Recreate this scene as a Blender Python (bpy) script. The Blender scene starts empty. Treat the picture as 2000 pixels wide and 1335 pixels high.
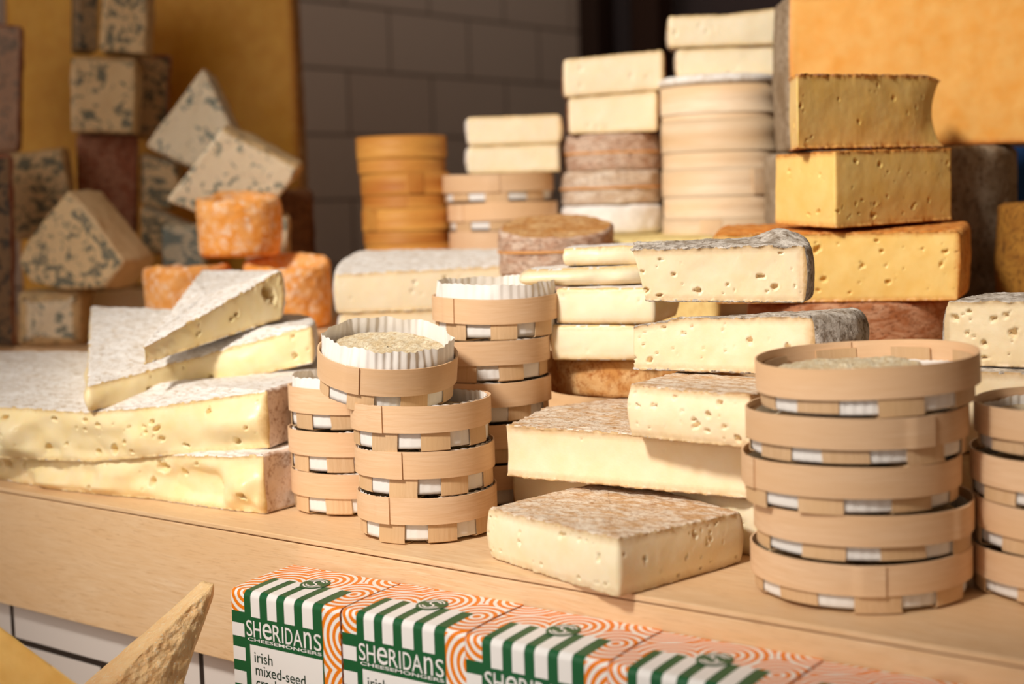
import bpy, math, random
import numpy as np
from mathutils import Matrix, Vector
S_ = bpy.context.scene
PI = math.pi
# ------------------------------------------------------------------ camera
FPX, PITCH, ROLL, YAW = 2900.0, 0.09454, 0.03062, 0.67466
CAM = np.array([0.66780, -0.82562, 0.27])
def cam_axes():
    fw = np.array([-math.sin(YAW)*math.cos(PITCH), math.cos(YAW)*math.cos(PITCH), -math.sin(PITCH)])
    r = np.cross(fw, [0, 0, 1.0]); r /= np.linalg.norm(r); d = np.cross(fw, r)
    return math.cos(ROLL)*r+math.sin(ROLL)*d, -math.sin(ROLL)*r+math.cos(ROLL)*d, fw
AX_R, AX_D, AX_F = cam_axes()
cd = bpy.data.cameras.new('camera'); co = bpy.data.objects.new('camera', cd); S_.collection.objects.link(co)
cd.sensor_width = 36.0; cd.lens = FPX/2000*36; cd.clip_start = .02; cd.clip_end = 60
mw = Matrix.Identity(4)
for i in range(3):
    mw[i][0] = AX_R[i]; mw[i][1] = -AX_D[i]; mw[i][2] = -AX_F[i]; mw[i][3] = CAM[i]
co.matrix_world = mw
cd.dof.use_dof = True; cd.dof.focus_distance = 1.20; cd.dof.aperture_fstop = 4.2
S_.camera = co
# ------------------------------------------------------------------ view, world, light
vs = S_.view_settings
S_.display_settings.display_device = 'sRGB'
vs.view_transform = 'Standard'; vs.look = 'None'; vs.gamma = 1.0; vs.exposure = 0.0; vs.use_curve_mapping = False
S_.cycles.use_denoising = True
wd = bpy.data.worlds.new('world'); S_.world = wd; wd.use_nodes = True
wd.node_tree.nodes['Background'].inputs[0].default_value = (1.0, .87, .76, 1); wd.node_tree.nodes['Background'].inputs[1].default_value = .72
def look_rot(p, q):
    return (Vector(q)-Vector(p)).to_track_quat('-Z', 'Y').to_euler()
def spot(name, p, q, power, half, blend, radius, col):
    l = bpy.data.lights.new(name, 'SPOT'); l.energy = power; l.spot_size = math.radians(2*half); l.spot_blend = blend
    l.shadow_soft_size = radius; l.color = col
    o = bpy.data.objects.new(name, l); S_.collection.objects.link(o); o.location = p; o.rotation_euler = look_rot(p, q)
def area(name, p, q, power, sx, sy, col):
    l = bpy.data.lights.new(name, 'AREA'); l.energy = power; l.shape = 'RECTANGLE'; l.size = sx; l.size_y = sy; l.color = col
    o = bpy.data.objects.new(name, l); S_.collection.objects.link(o); o.location = p; o.rotation_euler = look_rot(p, q)
spot('key_spotlight', (-.12, -1.95, 2.05), (-.18, .41, .28), 400, 16.0, .75, .22, (1.0, .945, .86))
area('wall_wash_lamp', (-.75, 1.75, 2.35), (-1.73, 2.0, .85), 3.6, .3, .3, (1.0, .90, .80))
area('shop_window', (-.6, -2.6, 1.4), (-.1, .2, 0), 7, 1.4, 1.4, (1.0, .95, .90))
# ------------------------------------------------------------------ placement helpers
def ray(px, py):
    return ((px-1000)/FPX)*AX_R+((py-667.5)/FPX)*AX_D+AX_F
def W(px, py, z=0.0):                      # where a line of sight meets a level surface
    d = ray(px, py); return CAM+d*((z-CAM[2])/d[2])
def PZ(px, dep, z):                        # the spot at a given distance and height
    a = ray(px, 0); b = ray(px, 1)-a
    return CAM+dep*(a+b*(((z-CAM[2])/dep-a[2])/b[2]))
def UV_(px):                               # level unit vectors across and along the line of sight
    v = PZ(px, 1.5, .2)-CAM; v[2] = 0; v /= np.linalg.norm(v)
    return np.array([v[1], -v[0], 0]), v
# ------------------------------------------------------------------ numpy noise
_rng = np.random.default_rng(7)
_perm = _rng.permutation(4096); _val = _rng.random(4096)*2-1
def vnoise(p):
    i = np.floor(p).astype(np.int64); f = p-i; f = f*f*f*(f*(f*6-15)+10)
    def h(x, y, z):
        return _val[_perm[(_perm[(_perm[x & 4095]+y) & 4095]+z) & 4095]]
    r = 0
    for dx in (0, 1):
        wx = f[:, 0] if dx else 1-f[:, 0]
        for dy in (0, 1):
            wy = f[:, 1] if dy else 1-f[:, 1]
            for dz in (0, 1):
                wz = f[:, 2] if dz else 1-f[:, 2]
                r = r+wx*wy*wz*h(i[:, 0]+dx, i[:, 1]+dy, i[:, 2]+dz)
    return r
def fbm(p, scale, oct=3, seed=0):
    p = np.asarray(p, float)*scale+seed*17.31; r = 0; a = 1; t = 0
    for _ in range(oct):
        r = r+a*vnoise(p); t += a; a *= .5; p = p*2.03+5.2
    return r/t
def ridge(p, scale, oct=3, seed=0):
    return 1-np.abs(fbm(p, scale, oct, seed))*2.2
def sstep(a, b, x):
    t = np.clip((x-a)/(b-a), 0, 1); return t*t*(3-2*t)
# ------------------------------------------------------------------ materials
def lin(r, g, b):
    return tuple(((c/255)/12.92 if c/255 <= .04045 else ((c/255+.055)/1.055)**2.4) for c in (r, g, b))+(1,)
class Mat:
    def __init__(s, name, rough=.6, sss=0, spec=.35):
        s.m = bpy.data.materials.new(name); s.m.use_nodes = True; s.t = s.m.node_tree
        s.b = s.t.nodes['Principled BSDF']; s.b.inputs['Roughness'].default_value = rough
        s.b.inputs['Specular IOR Level'].default_value = spec
        if sss:
            s.b.inputs['Subsurface Weight'].default_value = sss
            s.b.inputs['Subsurface Radius'].default_value = (1, .62, .3); s.b.inputs['Subsurface Scale'].default_value = .006
    def n(s, typ, **kw):
        x = s.t.nodes.new(typ)
        for k, v in kw.items():
            if k.startswith('i_'):
                x.inputs[k[2:].replace('_', ' ')].default_value = v
            else: setattr(x, k, v)
        return x
    def l(s, a, b): s.t.links.new(a, b)
    def obj(s, sc=(1, 1, 1), rnd=True):
        t = s.n('ShaderNodeTexCoord').outputs['Object']
        if rnd:
            oi = s.n('ShaderNodeObjectInfo'); mu = s.n('ShaderNodeMath', operation='MULTIPLY'); mu.inputs[1].default_value = 7
            s.l(oi.outputs['Random'], mu.inputs[0]); ad = s.n('ShaderNodeVectorMath', operation='ADD')
            s.l(t, ad.inputs[0]); s.l(mu.outputs[0], ad.inputs[1]); t = ad.outputs[0]
        return s.scale(t, sc)
    def uv(s, sc=(1, 1, 1)):
        return s.scale(s.n('ShaderNodeTexCoord').outputs['UV'], sc)
    def scale(s, t, sc):
        m = s.n('ShaderNodeMapping'); m.inputs['Scale'].default_value = sc; s.l(t, m.inputs[0]); return m.outputs[0]
    def noise(s, vec, scale, detail=4, rough=.55, dist=0):
        x = s.n('ShaderNodeTexNoise'); x.inputs['Scale'].default_value = scale; x.inputs['Detail'].default_value = detail
        x.inputs['Roughness'].default_value = rough; x.inputs['Distortion'].default_value = dist; s.l(vec, x.inputs['Vector']); return x.outputs[0]
    def ramp(s, f, stops, interp='LINEAR'):
        x = s.n('ShaderNodeValToRGB'); x.color_ramp.interpolation = interp; e = x.color_ramp.elements
        while len(e) < len(stops): e.new(.5)
        for q, (p, c) in zip(e, stops):
            q.position = p; q.color = c if len(c) == 4 else tuple(c)+(1,)
        s.l(f, x.inputs[0]); return x.outputs[0]
    def mix(s, f, a, b, mode='MIX'):
        x = s.n('ShaderNodeMix', data_type='RGBA', blend_type=mode)
        for v, k in ((f, 0), (a, 6), (b, 7)):
            if isinstance(v, (int, float, tuple)): x.inputs[k].default_value = v
            else: s.l(v, x.inputs[k])
        return x.outputs[2]
    def math(s, op, a, b=0.0):
        x = s.n('ShaderNodeMath', operation=op)
        for v, k in ((a, 0), (b, 1)):
            if isinstance(v, (int, float)): x.inputs[k].default_value = v
            else: s.l(v, x.inputs[k])
        return x.outputs[0]
    def attr(s, name): return s.n('ShaderNodeAttribute', attribute_name=name).outputs['Fac']
    def color(s, c):
        if isinstance(c, tuple): s.b.inputs['Base Color'].default_value = c
        else: s.l(c, s.b.inputs['Base Color'])
    def bump(s, h, strength=.4, dist=.001):
        x = s.n('ShaderNodeBump'); x.inputs['Strength'].default_value = strength; x.inputs['Distance'].default_value = dist
        s.l(h, x.inputs['Height']); s.l(x.outputs[0], s.b.inputs['Normal'])
MB, MW_ = (0, 0, 0, 1), (1, 1, 1, 1)
def paste_mat(name, base, deep, under, band=.006, rough=.42):
    """cut face of a cheese: base colour, a deeper mottling, and the tone it really has just under the rind"""
    k = Mat(name, rough, .25); v = k.obj()
    c = k.mix(k.ramp(k.noise(v, 45, 4), [(.35, MB), (.7, MW_)]), base, deep)
    e = k.math('ADD', k.attr('edge'), k.math('MULTIPLY', k.math('SUBTRACT', k.noise(v, 260, 3), .5), .0035))
    f = k.ramp(k.math('DIVIDE', e, band), [(.06, MW_), (.30, (.55, .55, .55, 1)), (1, MB)])
    k.color(k.mix(f, c, under)); k.bump(k.noise(v, 420, 4), .18, .0008); return k.m
def rind_mat(name, c1, c2, c3, s1=40, s2=190, lo=.42, hi=.6, bump=.5, stretch=(1, 1, 1), rough=.85):
    k = Mat(name, rough, 0, .2); v = k.obj(stretch)
    a = k.mix(k.ramp(k.noise(v, s1, 5, .62, .6), [(lo, MB), (hi, MW_)]), c1, c2)
    n2 = k.noise(v, s2, 5, .68, .3)
    k.color(k.mix(k.ramp(n2, [(.5, MB), (.66, MW_)]), a, c3)); k.bump(k.noise(v, s2*1.3, 5, .7), bump, .0016); return k.m
P_BRIE = paste_mat('brie_paste', lin(251, 231, 187), lin(248, 223, 164), lin(210, 172, 108), .005, .34)
P_SOFT = paste_mat('soft_cheese_paste', lin(252, 236, 206), lin(250, 231, 194), lin(226, 190, 130), .006, .38)
P_TOMME = paste_mat('tomme_paste', lin(250, 230, 196), lin(245, 221, 178), lin(196, 158, 108), .007)
P_PALE = paste_mat('pale_paste', lin(247, 234, 203), lin(243, 224, 184), lin(200, 168, 124), .007)
P_YEL = paste_mat('yellow_paste', lin(249, 212, 134), lin(243, 199, 112), lin(205, 130, 58), .006, .36)
P_GOLD = paste_mat('golden_paste', lin(236, 180, 66), lin(226, 164, 52), lin(190, 120, 40), .012, .5)
P_ORANGE = paste_mat('orange_paste', lin(254, 194, 110), lin(249, 176, 82), lin(214, 126, 56), .008, .5)
def crumb_mat():
    k = Mat('crumbly_hard_cheese', .55, .15); v = k.obj(); n = k.noise(v, 90, 5, .65); m = k.noise(v, 330, 4, .7)
    c = k.mix(k.ramp(n, [(.35, MB), (.7, MW_)]), lin(255, 218, 164), lin(246, 198, 136)); c = k.mix(k.ramp(m, [(.56, MB), (.7, MW_)]), c, lin(253, 240, 214))
    k.color(c); k.bump(m, .8, .0022); return k.m
P_PARM = crumb_mat()
R_BRIE = rind_mat('white_bloom_rind', lin(246, 242, 237), lin(236, 227, 217), lin(206, 188, 166), 26, 105, .4, .7, .9, (1, 1.7, 1))
R_BRIE_SIDE = rind_mat('pinkish_white_rind', lin(228, 208, 192), lin(214, 190, 172), lin(176, 140, 116), 60, 150, .4, .75, .7)
R_GREY = rind_mat('grey_mould_rind', lin(160, 146, 130), lin(216, 206, 194), lin(118, 98, 76), 55, 170, .38, .56, .9)
R_TAN = rind_mat('tan_dusty_rind', lin(208, 168, 124), lin(234, 219, 199), lin(176, 130, 86), 60, 190, .38, .56, .8, (1, 1.9, 1))
R_BROWN = rind_mat('brown_washed_rind', lin(172, 106, 66), lin(202, 152, 118), lin(130, 78, 48), 45, 200, .42, .62, .7, (1, 1, 2.4))
R_AMBER = rind_mat('amber_rind', lin(196, 138, 76), lin(222, 184, 132), lin(168, 106, 54), 40, 150, .4, .66, .5)
R_ORANGE = rind_mat('orange_rind', lin(214, 132, 52), lin(232, 168, 92), lin(176, 102, 56), 50, 180, .42, .62, .6)
R_LANGRES = rind_mat('orange_bloomy_rind', lin(240, 154, 62), lin(250, 184, 112), lin(252, 222, 192), 46, 95, .4, .62, .8)
R_STONE = rind_mat('stone_grey_rind', lin(176, 158, 136), lin(148, 126, 100), lin(112, 90, 66), 22, 120, .4, .62, .8)
R_BARK = rind_mat('spruce_bark', lin(226, 200, 178), lin(200, 160, 134), lin(146, 108, 86), 55, 160, .42, .58, 1.0, (1, 1, 2.6))
R_BARK2 = rind_mat('pale_spruce_bark', lin(238, 222, 204), lin(216, 188, 160), lin(166, 132, 108), 45, 160, .42, .6, 1.0, (1, 1, 2.6))
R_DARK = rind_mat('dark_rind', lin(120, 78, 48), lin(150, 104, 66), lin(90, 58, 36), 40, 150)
R_RED = rind_mat('reddish_brown_rind', lin(156, 96, 70), lin(180, 130, 104), lin(120, 70, 50), 40, 150)
def blue_mat(name, base, base2, vein, amount):
    k = Mat(name, .5, .15); v = k.obj()
    c = k.mix(k.noise(v, 30, 3), base, base2)
    n = k.noise(v, 84, 3, .55, .8); m = k.noise(v, 22, 2)
    f = k.ramp(k.math('ADD', n, k.math('MULTIPLY', m, .35)), [(amount, MB), (amount+.06, MW_)])
    k.color(k.mix(k.math('MULTIPLY', f, .82), c, vein)); k.bump(k.noise(v, 160, 4), .4, .001); return k.m
B_PASTE = blue_mat('blue_veined_paste', lin(244, 228, 198), lin(236, 214, 178), lin(84, 106, 100), .735)
B_PASTE_D = blue_mat('heavily_veined_paste', lin(232, 204, 158), lin(220, 186, 136), lin(74, 88, 80), .69)
B_RIND = rind_mat('blue_cheese_rind', lin(222, 190, 140), lin(208, 172, 124), lin(160, 140, 108), 40, 120)
B_RIND_G = rind_mat('mottled_blue_rind', lin(196, 176, 146), lin(120, 124, 110), lin(220, 200, 166), 55, 120)
def wood_mat(name, c1, c2, c3, use_uv=True, along=(6, 90, 1), rough=.55, bump=.25):
    k = Mat(name, rough, 0, .3)
    if use_uv: v = k.uv(along)
    else: v = k.obj(along, False)
    oi = k.n('ShaderNodeObjectInfo'); ad = k.n('ShaderNodeVectorMath', operation='ADD'); k.l(v, ad.inputs[0])
    mu = k.math('MULTIPLY', oi.outputs['Random'], 31.0); k.l(mu, ad.inputs[1]); v = ad.outputs[0]
    g = k.noise(v, 6, 6, .62, .5); b = k.noise(k.scale(v, (.25, .12, .25)), 3.0, 2)
    c = k.mix(k.ramp(g, [(.3, MB), (.72, MW_)]), c1, c2)
    c = k.mix(k.ramp(b, [(.35, MB), (.75, MW_)]), c, c3)
    hs = k.n('ShaderNodeHueSaturation'); k.l(c, hs.inputs['Color'])
    k.l(k.math('ADD', k.math('MULTIPLY', oi.outputs['Random'], .16), .90), hs.inputs['Value'])
    k.color(hs.outputs[0]); k.bump(g, bump, .0006); return k.m
V_BAND = wood_mat('poplar_veneer', lin(238, 204, 168), lin(221, 180, 138), lin(227, 186, 142))
V_STRIP = wood_mat('poplar_strip', lin(226, 192, 152), lin(206, 168, 126), lin(216, 178, 132), True, (6, 90, 1))
V_PALE = wood_mat('pale_box_wood', lin(242, 222, 194), lin(230, 200, 164), lin(226, 190, 146))
V_HONEY = wood_mat('honey_box_wood', lin(226, 168, 84), lin(206, 138, 60), lin(186, 112, 44))
def ply_mat():
    k = Mat('plywood_face', .5, 0, .3); v = k.obj((1, 1, 1), False)
    w = k.noise(k.scale(v, (2.2, 9, 14)), 1.0, 3); vv = k.n('ShaderNodeVectorMath', operation='ADD'); k.l(v, vv.inputs[0])
    k.l(k.math('MULTIPLY', w, .05), vv.inputs[1]); v2 = vv.outputs[0]
    g = k.noise(k.scale(v2, (7, 60, 75)), 4, 6, .62, .3); f = k.noise(k.scale(v2, (26, 420, 520)), 1.6, 4, .6); b = k.noise(k.scale(v, (2, 6, 8)), 1.5, 2)
    c = k.mix(k.ramp(g, [(.32, MB), (.70, MW_)]), lin(236, 206, 168), lin(222, 184, 138)); c = k.mix(k.ramp(b, [(.35, MB), (.7, MW_)]), c, lin(228, 188, 140))
    c = k.mix(k.math('MULTIPLY', k.ramp(f, [(.54, MB), (.70, MW_)]), .45), c, lin(186, 142, 98))
    vo = k.n('ShaderNodeTexVoronoi', feature='F1'); vo.inputs['Scale'].default_value = 1; k.l(k.scale(v2, (5, 9, 13)), vo.inputs['Vector'])
    c = k.mix(k.math('MULTIPLY', k.ramp(vo.outputs['Distance'], [(.02, MW_), (.09, MB)]), .6), c, lin(150, 102, 66)); k.color(c); k.bump(f, .2, .0004); return k.m
PLY = ply_mat()
def paper_mat(name, c):
    k = Mat(name, .6, .0, .3); k.color(c); k.bump(k.noise(k.obj(), 120, 3), .25, .0012)
    tr = k.n('ShaderNodeBsdfTranslucent'); tr.inputs[0].default_value = c; mx = k.n('ShaderNodeMixShader'); mx.inputs[0].default_value = .10
    k.l(k.b.outputs[0], mx.inputs[1]); k.l(tr.outputs[0], mx.inputs[2]); k.l(mx.outputs[0], k.t.nodes['Material Output'].inputs['Surface']); return k.m
PAPER = paper_mat('white_pleated_paper', lin(247, 243, 238))
WRAP = rind_mat('white_wrapping_paper', lin(242, 238, 234), lin(236, 231, 226), lin(228, 222, 216), 30, 60, .4, .7, .5)
C_TOP = rind_mat('wrinkled_cream_rind', lin(246, 232, 202), lin(228, 204, 162), lin(206, 174, 128), 60, 200, .42, .6, .9, (1, 2.2, 1))
def flat(name, c, rough=.5, spec=.35):
    k = Mat(name, rough, 0, spec); k.color(c); return k.m
GREEN = flat('green_print', lin(24, 92, 52), .38); WHITE = flat('white_print', lin(240, 238, 236), .38); INK = flat('green_ink', lin(30, 58, 44), .45)
STRING = flat('orange_band', lin(214, 150, 84), .6)
def rings_mat():
    k = Mat('orange_ring_print', .38); v = k.n('ShaderNodeTexVoronoi', voronoi_dimensions='2D', feature='F1')
    v.inputs['Scale'].default_value = 21; v.inputs['Randomness'].default_value = .75; k.l(k.uv(), v.inputs['Vector'])
    f = k.math('GREATER_THAN', k.math('SINE', k.math('MULTIPLY', v.outputs['Distance'], 50)), -.1)
    k.color(k.mix(f, lin(242, 240, 236), lin(238, 130, 22))); return k.m
RINGS = rings_mat()
def tile_mat(name, c1, c2, grout, bw, bh, axes, off):
    k = Mat(name, .35, 0, .4); sp = k.n('ShaderNodeSeparateXYZ'); k.l(k.n('ShaderNodeTexCoord').outputs['Object'], sp.inputs[0])
    cb = k.n('ShaderNodeCombineXYZ')
    for i in (0, 1): k.l(k.math('ADD', sp.outputs[axes[i]], off[i]), cb.inputs[i])
    br = k.n('ShaderNodeTexBrick', offset=.5, offset_frequency=2, squash=1.0)
    for kk, v in (('Scale', 1.0), ('Mortar Size', .0035), ('Mortar Smooth', .2), ('Brick Width', bw), ('Row Height', bh), ('Color1', c1), ('Color2', c2), ('Mortar', grout)):
        br.inputs[kk].default_value = v
    k.l(cb.outputs[0], br.inputs['Vector']); k.color(br.outputs['Color'])
    k.bump(k.math('SUBTRACT', 1.0, br.outputs['Fac']), .6, .003); return k.m
# ------------------------------------------------------------------ object helpers
def make_mesh(name, V, F, mats, parent=None, origin=(0, 0, 0), midx=None, smooth=True, uv=None, attrs=None, M=None):
    V = np.asarray(V, float)-np.asarray(origin, float)
    F = [f for f in F] if not isinstance(F, np.ndarray) else F
    me = bpy.data.meshes.new(name)
    if isinstance(F, np.ndarray):
        nf, k = F.shape; loops = F.ravel(); starts = np.arange(nf)*k; tot = np.full(nf, k)
    else:
        loops = np.array([i for f in F for i in f]); tot = np.array([len(f) for f in F]); starts = np.concatenate([[0], np.cumsum(tot)[:-1]]); nf = len(F)
    me.vertices.add(len(V)); me.vertices.foreach_set('co', V.ravel())
    me.loops.add(len(loops)); me.loops.foreach_set('vertex_index', loops.astype(np.int32))
    me.polygons.add(nf); me.polygons.foreach_set('loop_start', starts.astype(np.int32)); me.polygons.foreach_set('loop_total', tot.astype(np.int32))
    me.polygons.foreach_set('use_smooth', np.full(nf, smooth, dtype=bool))
    if midx is not None: me.polygons.foreach_set('material_index', np.asarray(midx, np.int32))
    me.update(calc_edges=True)
    if uv is not None:
        l = me.uv_layers.new(name='UVMap'); l.data.foreach_set('uv', np.asarray(uv, float)[loops].ravel())
    for k, v in (attrs or {}).items():
        a = me.attributes.new(k, 'FLOAT', 'POINT'); a.data.foreach_set('value', np.asarray(v, np.float32))
    me.validate()
    for m in (mats if isinstance(mats, (list, tuple)) else [mats]): me.materials.append(m)
    o = bpy.data.objects.new(name, me); S_.collection.objects.link(o)
    if parent is not None: o.parent = parent
    else: o.location = origin
    return o
def tag(o, label, cat, group=None):
    o['label'] = label; o['category'] = cat
    if group: o['group'] = group
    return o
def thing(name, label, cat, loc=(0, 0, 0), group=None):
    o = bpy.data.objects.new(name, None); S_.collection.objects.link(o); o.location = loc; o.empty_display_size = .02
    return tag(o, label, cat, group)
def struct(o): o['kind'] = 'structure'; return o
def box_mesh(lo, hi):
    x0, y0, z0 = lo; x1, y1, z1 = hi
    V = [(x0, y0, z0), (x1, y0, z0), (x1, y1, z0), (x0, y1, z0), (x0, y0, z1), (x1, y0, z1), (x1, y1, z1), (x0, y1, z1)]
    return V, [(0, 3, 2, 1), (4, 5, 6, 7), (0, 1, 5, 4), (1, 2, 6, 5), (2, 3, 7, 6), (3, 0, 4, 7)]
def box(name, lo, hi, m, parent=None, bevel=0.0, origin=(0, 0, 0)):
    V, F = box_mesh(lo, hi); o = make_mesh(name, V, F, m, parent, origin, smooth=False)
    if bevel:
        b = o.modifiers.new('bevel', 'BEVEL'); b.width = bevel; b.segments = 2
    return o
def copy_tree(o, parent=None):
    c = o.copy(); S_.collection.objects.link(c)
    if parent is not None: c.parent = parent
    for ch in list(o.children): copy_tree(ch, c)
    return c
def grid_faces(nr, nc, wrap=True):
    r = np.arange(nr-1)[:, None]; c = np.arange(nc if wrap else nc-1)[None, :]
    c2 = (c+1) % nc
    a = r*nc+c; b = r*nc+c2; d = (r+1)*nc+c; e = (r+1)*nc+c2
    return np.stack([a, b, e, d], -1).reshape(-1, 4)
# ------------------------------------------------------------------ the cheese builder
def slab(name, label, cat, C, E, paste, rind, group=None, res=.0022, res_r=None, rr=.004, rc=.0006, bulge_r=.003, bulge_c=0.0, wob=.0007,
         wob_s=45, wrinkle=.0007, wr_s=70, wr_stretch=(1, 1, 1), holes=0, hole_r=(.001, .0035), hole_list=(), sag=0.0, seed=1, cap_top='r', cap_bot='r',
         M=None, warp=None, smooth_it=2, lip=.0005, rind_side=None, flat_bottom=True, ooze=0.0, top_bump=None, rind_t=.0011):
    """C: corners (x, y, z_bottom, z_top); E: edges (kind 'c' cut or 'r' rind, sagitta outwards).
    The body is one grid: underside, side, top; cut faces and rind become two parts under one thing."""
    C = [np.array(c, float) for c in C]; n = len(C); res_r = res_r or res*1.6
    area2 = sum(C[i][0]*C[(i+1) % n][1]-C[(i+1) % n][0]*C[i][1] for i in range(n))
    if area2 < 0:
        C = C[::-1]; E = E[::-1]; E = E[1:]+E[:1]
    P = []; K = []
    for i in range(n):
        a, b = C[i], C[(i+1) % n]; kind, sg = E[i][:2]; L = np.linalg.norm((b-a)[:2])
        k = max(3, int(L/(res if kind == 'c' else res_r))); t = np.arange(k)/k
        p = a[None]+(b-a)[None]*t[:, None]; nn = np.array([(b-a)[1], -(b-a)[0]])/max(L, 1e-9)
        p[:, :2] += nn[None]*(4*sg*t*(1-t))[:, None]
        P.append(p); K.append(np.full(k, 1.0 if kind == 'r' else 0.0))
    P = np.concatenate(P); K = np.concatenate(K); N = len(P)
    for _ in range(smooth_it): P = P*.5+(np.roll(P, 1, 0)+np.roll(P, -1, 0))*.25
    fk = K.copy()                                            # face kind between i and i+1
    Wr = np.maximum(K, np.roll(K, 1))
    for _ in range(3): Wr = np.maximum(Wr*.5+(np.roll(Wr, 1)+np.roll(Wr, -1))*.25, 0)
    tg = np.roll(P, -1, 0)-np.roll(P, 1, 0); nx = np.stack([tg[:, 1], -tg[:, 0]], 1); nx /= np.linalg.norm(nx, axis=1)[:, None]+1e-12
    seg = np.linalg.norm(np.roll(P, -1, 0)[:, :2]-P[:, :2], axis=1); arc = np.concatenate([[0], np.cumsum(seg)[:-1]]); tot = arc[-1]+seg[-1]
    H = np.mean(P[:, 3]-P[:, 2]); m = max(7, int(H/res)); u = np.linspace(0, 1, m); t = .6*u+.4*(.5-.5*np.cos(PI*u))
    T, J = np.meshgrid(t, np.arange(N), indexing='ij')
    hgt = (P[:, 3]-P[:, 2])[None]; Z = P[:, 2][None]+hgt*T; zz = hgt*T
    rad = np.minimum((rc+(rr-rc)*Wr)[None], hgt*.49); e = np.minimum(zz, hgt-zz)
    ins = np.where(e < rad, rad-np.sqrt(np.maximum(rad**2-(rad-e)**2, 0)), 0)
    off = (bulge_c+(bulge_r-bulge_c)*Wr)[None]*np.sin(PI*T)-ins
    XY = P[:, :2][None]+nx[None]*off[..., None]
    S3 = np.stack([XY[..., 0], XY[..., 1], Z], -1)
    flatp = S3.reshape(-1, 3)
    d = fbm(flatp, wob_s, 3, seed).reshape(m, N)*wob*(1+1.2*Wr[None])
    d += fbm(flatp, 9, 2, seed+3).reshape(m, N)*wob*2.0
    d += fbm(np.stack([arc, arc*0, arc*0], 1), 160, 3, seed+5)[None]*lip*2*(T**30+(1-T)**30)
    if rc < .0035:
        e1 = np.exp(-(zz/.0016)**2) if cap_bot == 'r' else 0*zz; e2 = np.exp(-((hgt-zz)/.0016)**2) if cap_top == 'r' else 0*zz
        sq = np.stack([arc, arc*0, arc*0], 1); d += (1-Wr[None])*(e1*(1+fbm(sq, 220, 3, seed+6)[None]*1.6)+e2*(.6+fbm(sq, 200, 3, seed+7)[None]*1.6))*lip*1.3
    if ooze:
        d += (1-Wr[None])*ooze*(np.maximum(fbm(np.stack([np.broadcast_to(arc, (m, N)).ravel()*.8, Z.ravel()*.8, 0*Z.ravel()], 1), 27, 2, seed+9).reshape(m, N), -.4)*sstep(1.0, .5, T)*sstep(-.05, .25, T))
    cut_idx = np.where(fk < .5)[0]; rs = np.random.default_rng(seed*13+1)
    hl = list(hole_list)
    if len(cut_idx) and holes:
        for _ in range(holes):
            i = rs.choice(cut_idx); r = hole_r[0]+(hole_r[1]-hole_r[0])*rs.random()**2.2
            hl.append((arc[i], rs.uniform(.12, .88), r, rs.uniform(.32, 1.0), rs.uniform(-.5, .7)))
    for (s0, tv, r, asp, rot) in hl:
        if isinstance(s0, tuple): s0 = arc[np.argmin(np.hypot(P[:, 0]-s0[0], P[:, 1]-s0[1]))]
        ds = arc-s0; ds = (ds+tot/2) % tot-tot/2
        ii = np.where(np.abs(ds) < r*2.6)[0]
        if len(ii) == 0: continue
        A = ds[ii][None]; Bz = zz[:, ii]-tv*hgt[:, ii]
        a2 = A*math.cos(rot)+Bz*math.sin(rot); b2 = (-A*math.sin(rot)+Bz*math.cos(rot))/asp
        q = np.stack([np.broadcast_to(A, Bz.shape).ravel()+s0, Bz.ravel(), np.full(Bz.size, s0*3.1)], 1)
        dist = np.sqrt(a2*a2+b2*b2)/r*(1+.8*fbm(q, .9/r, 3, seed).reshape(Bz.shape))
        d[:, ii] -= r*1.9*sstep(1.0, .45, dist)*(1-Wr[ii][None]); d[:, ii] += r*.10*sstep(1.7, 1.1, dist)*sstep(.8, 1.05, dist)
    S3[..., :2] += nx[None]*d[..., None]
    K_ = max(5, int(np.sqrt(abs(area2)/2)/2/res_r)); f = (np.arange(1, K_+1)/K_)
    f = .75*f+.25*f*f
    def cap(ring):
        c = ring.mean(0); q = ring[None]*(1-f)[:, None, None]+c[None, None]*f[:, None, None]; return q
    top = cap(S3[-1]); bot = cap(S3[0])
    rows = np.concatenate([bot[::-1], S3, top]); nb = len(bot)
    wt = np.concatenate([np.zeros(nb), t**8, np.ones(len(top))])[:, None]; wb = np.concatenate([np.ones(nb), (1-t)**8, np.zeros(len(top))])[:, None]
    fl = rows.reshape(-1, 3)*np.array(wr_stretch)
    wr1 = (fbm(fl, wr_s, 3, seed+20)*1.0+ridge(fl, wr_s*1.9, 2, seed+21)*.6-.3).reshape(rows.shape[:2])
    rows[..., 2] += wrinkle*wr1*wt
    if not flat_bottom: rows[..., 2] += np.abs(wr1)*wrinkle*wb
    if sag:
        ff = np.concatenate([np.zeros(nb), np.zeros(m), f])[:, None]; rows[..., 2] -= sag*sstep(0, .8, ff)
    if top_bump is not None: rows[..., 2] += top_bump(rows)*wt
    if warp is not None: rows = warp(rows)
    nr = rows.shape[0]; V = rows.reshape(-1, 3); F = grid_faces(nr, N)
    fr = np.repeat(np.arange(nr-1), N); fc = np.tile(np.arange(N), nr-1)
    side = (fr >= nb) & (fr < nb+m-1); isb = fr < nb
    hz = np.concatenate([np.zeros((nb, N))+1, zz, np.zeros((len(f), N))+1]); hh = np.concatenate([np.zeros((nb, N))+1, hgt-zz, np.zeros((len(f), N))+1])
    jag = rind_t*(1+.9*fbm(np.stack([arc, arc*0, arc*0+3], 1), 240, 3, seed+8))
    em = np.full(F.shape[0], 1.0)
    if cap_bot == 'r': em = np.minimum(em, hz[fr+1, fc]-jag[fc])
    if cap_top == 'r': em = np.minimum(em, hh[fr, fc]-jag[fc])
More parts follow.
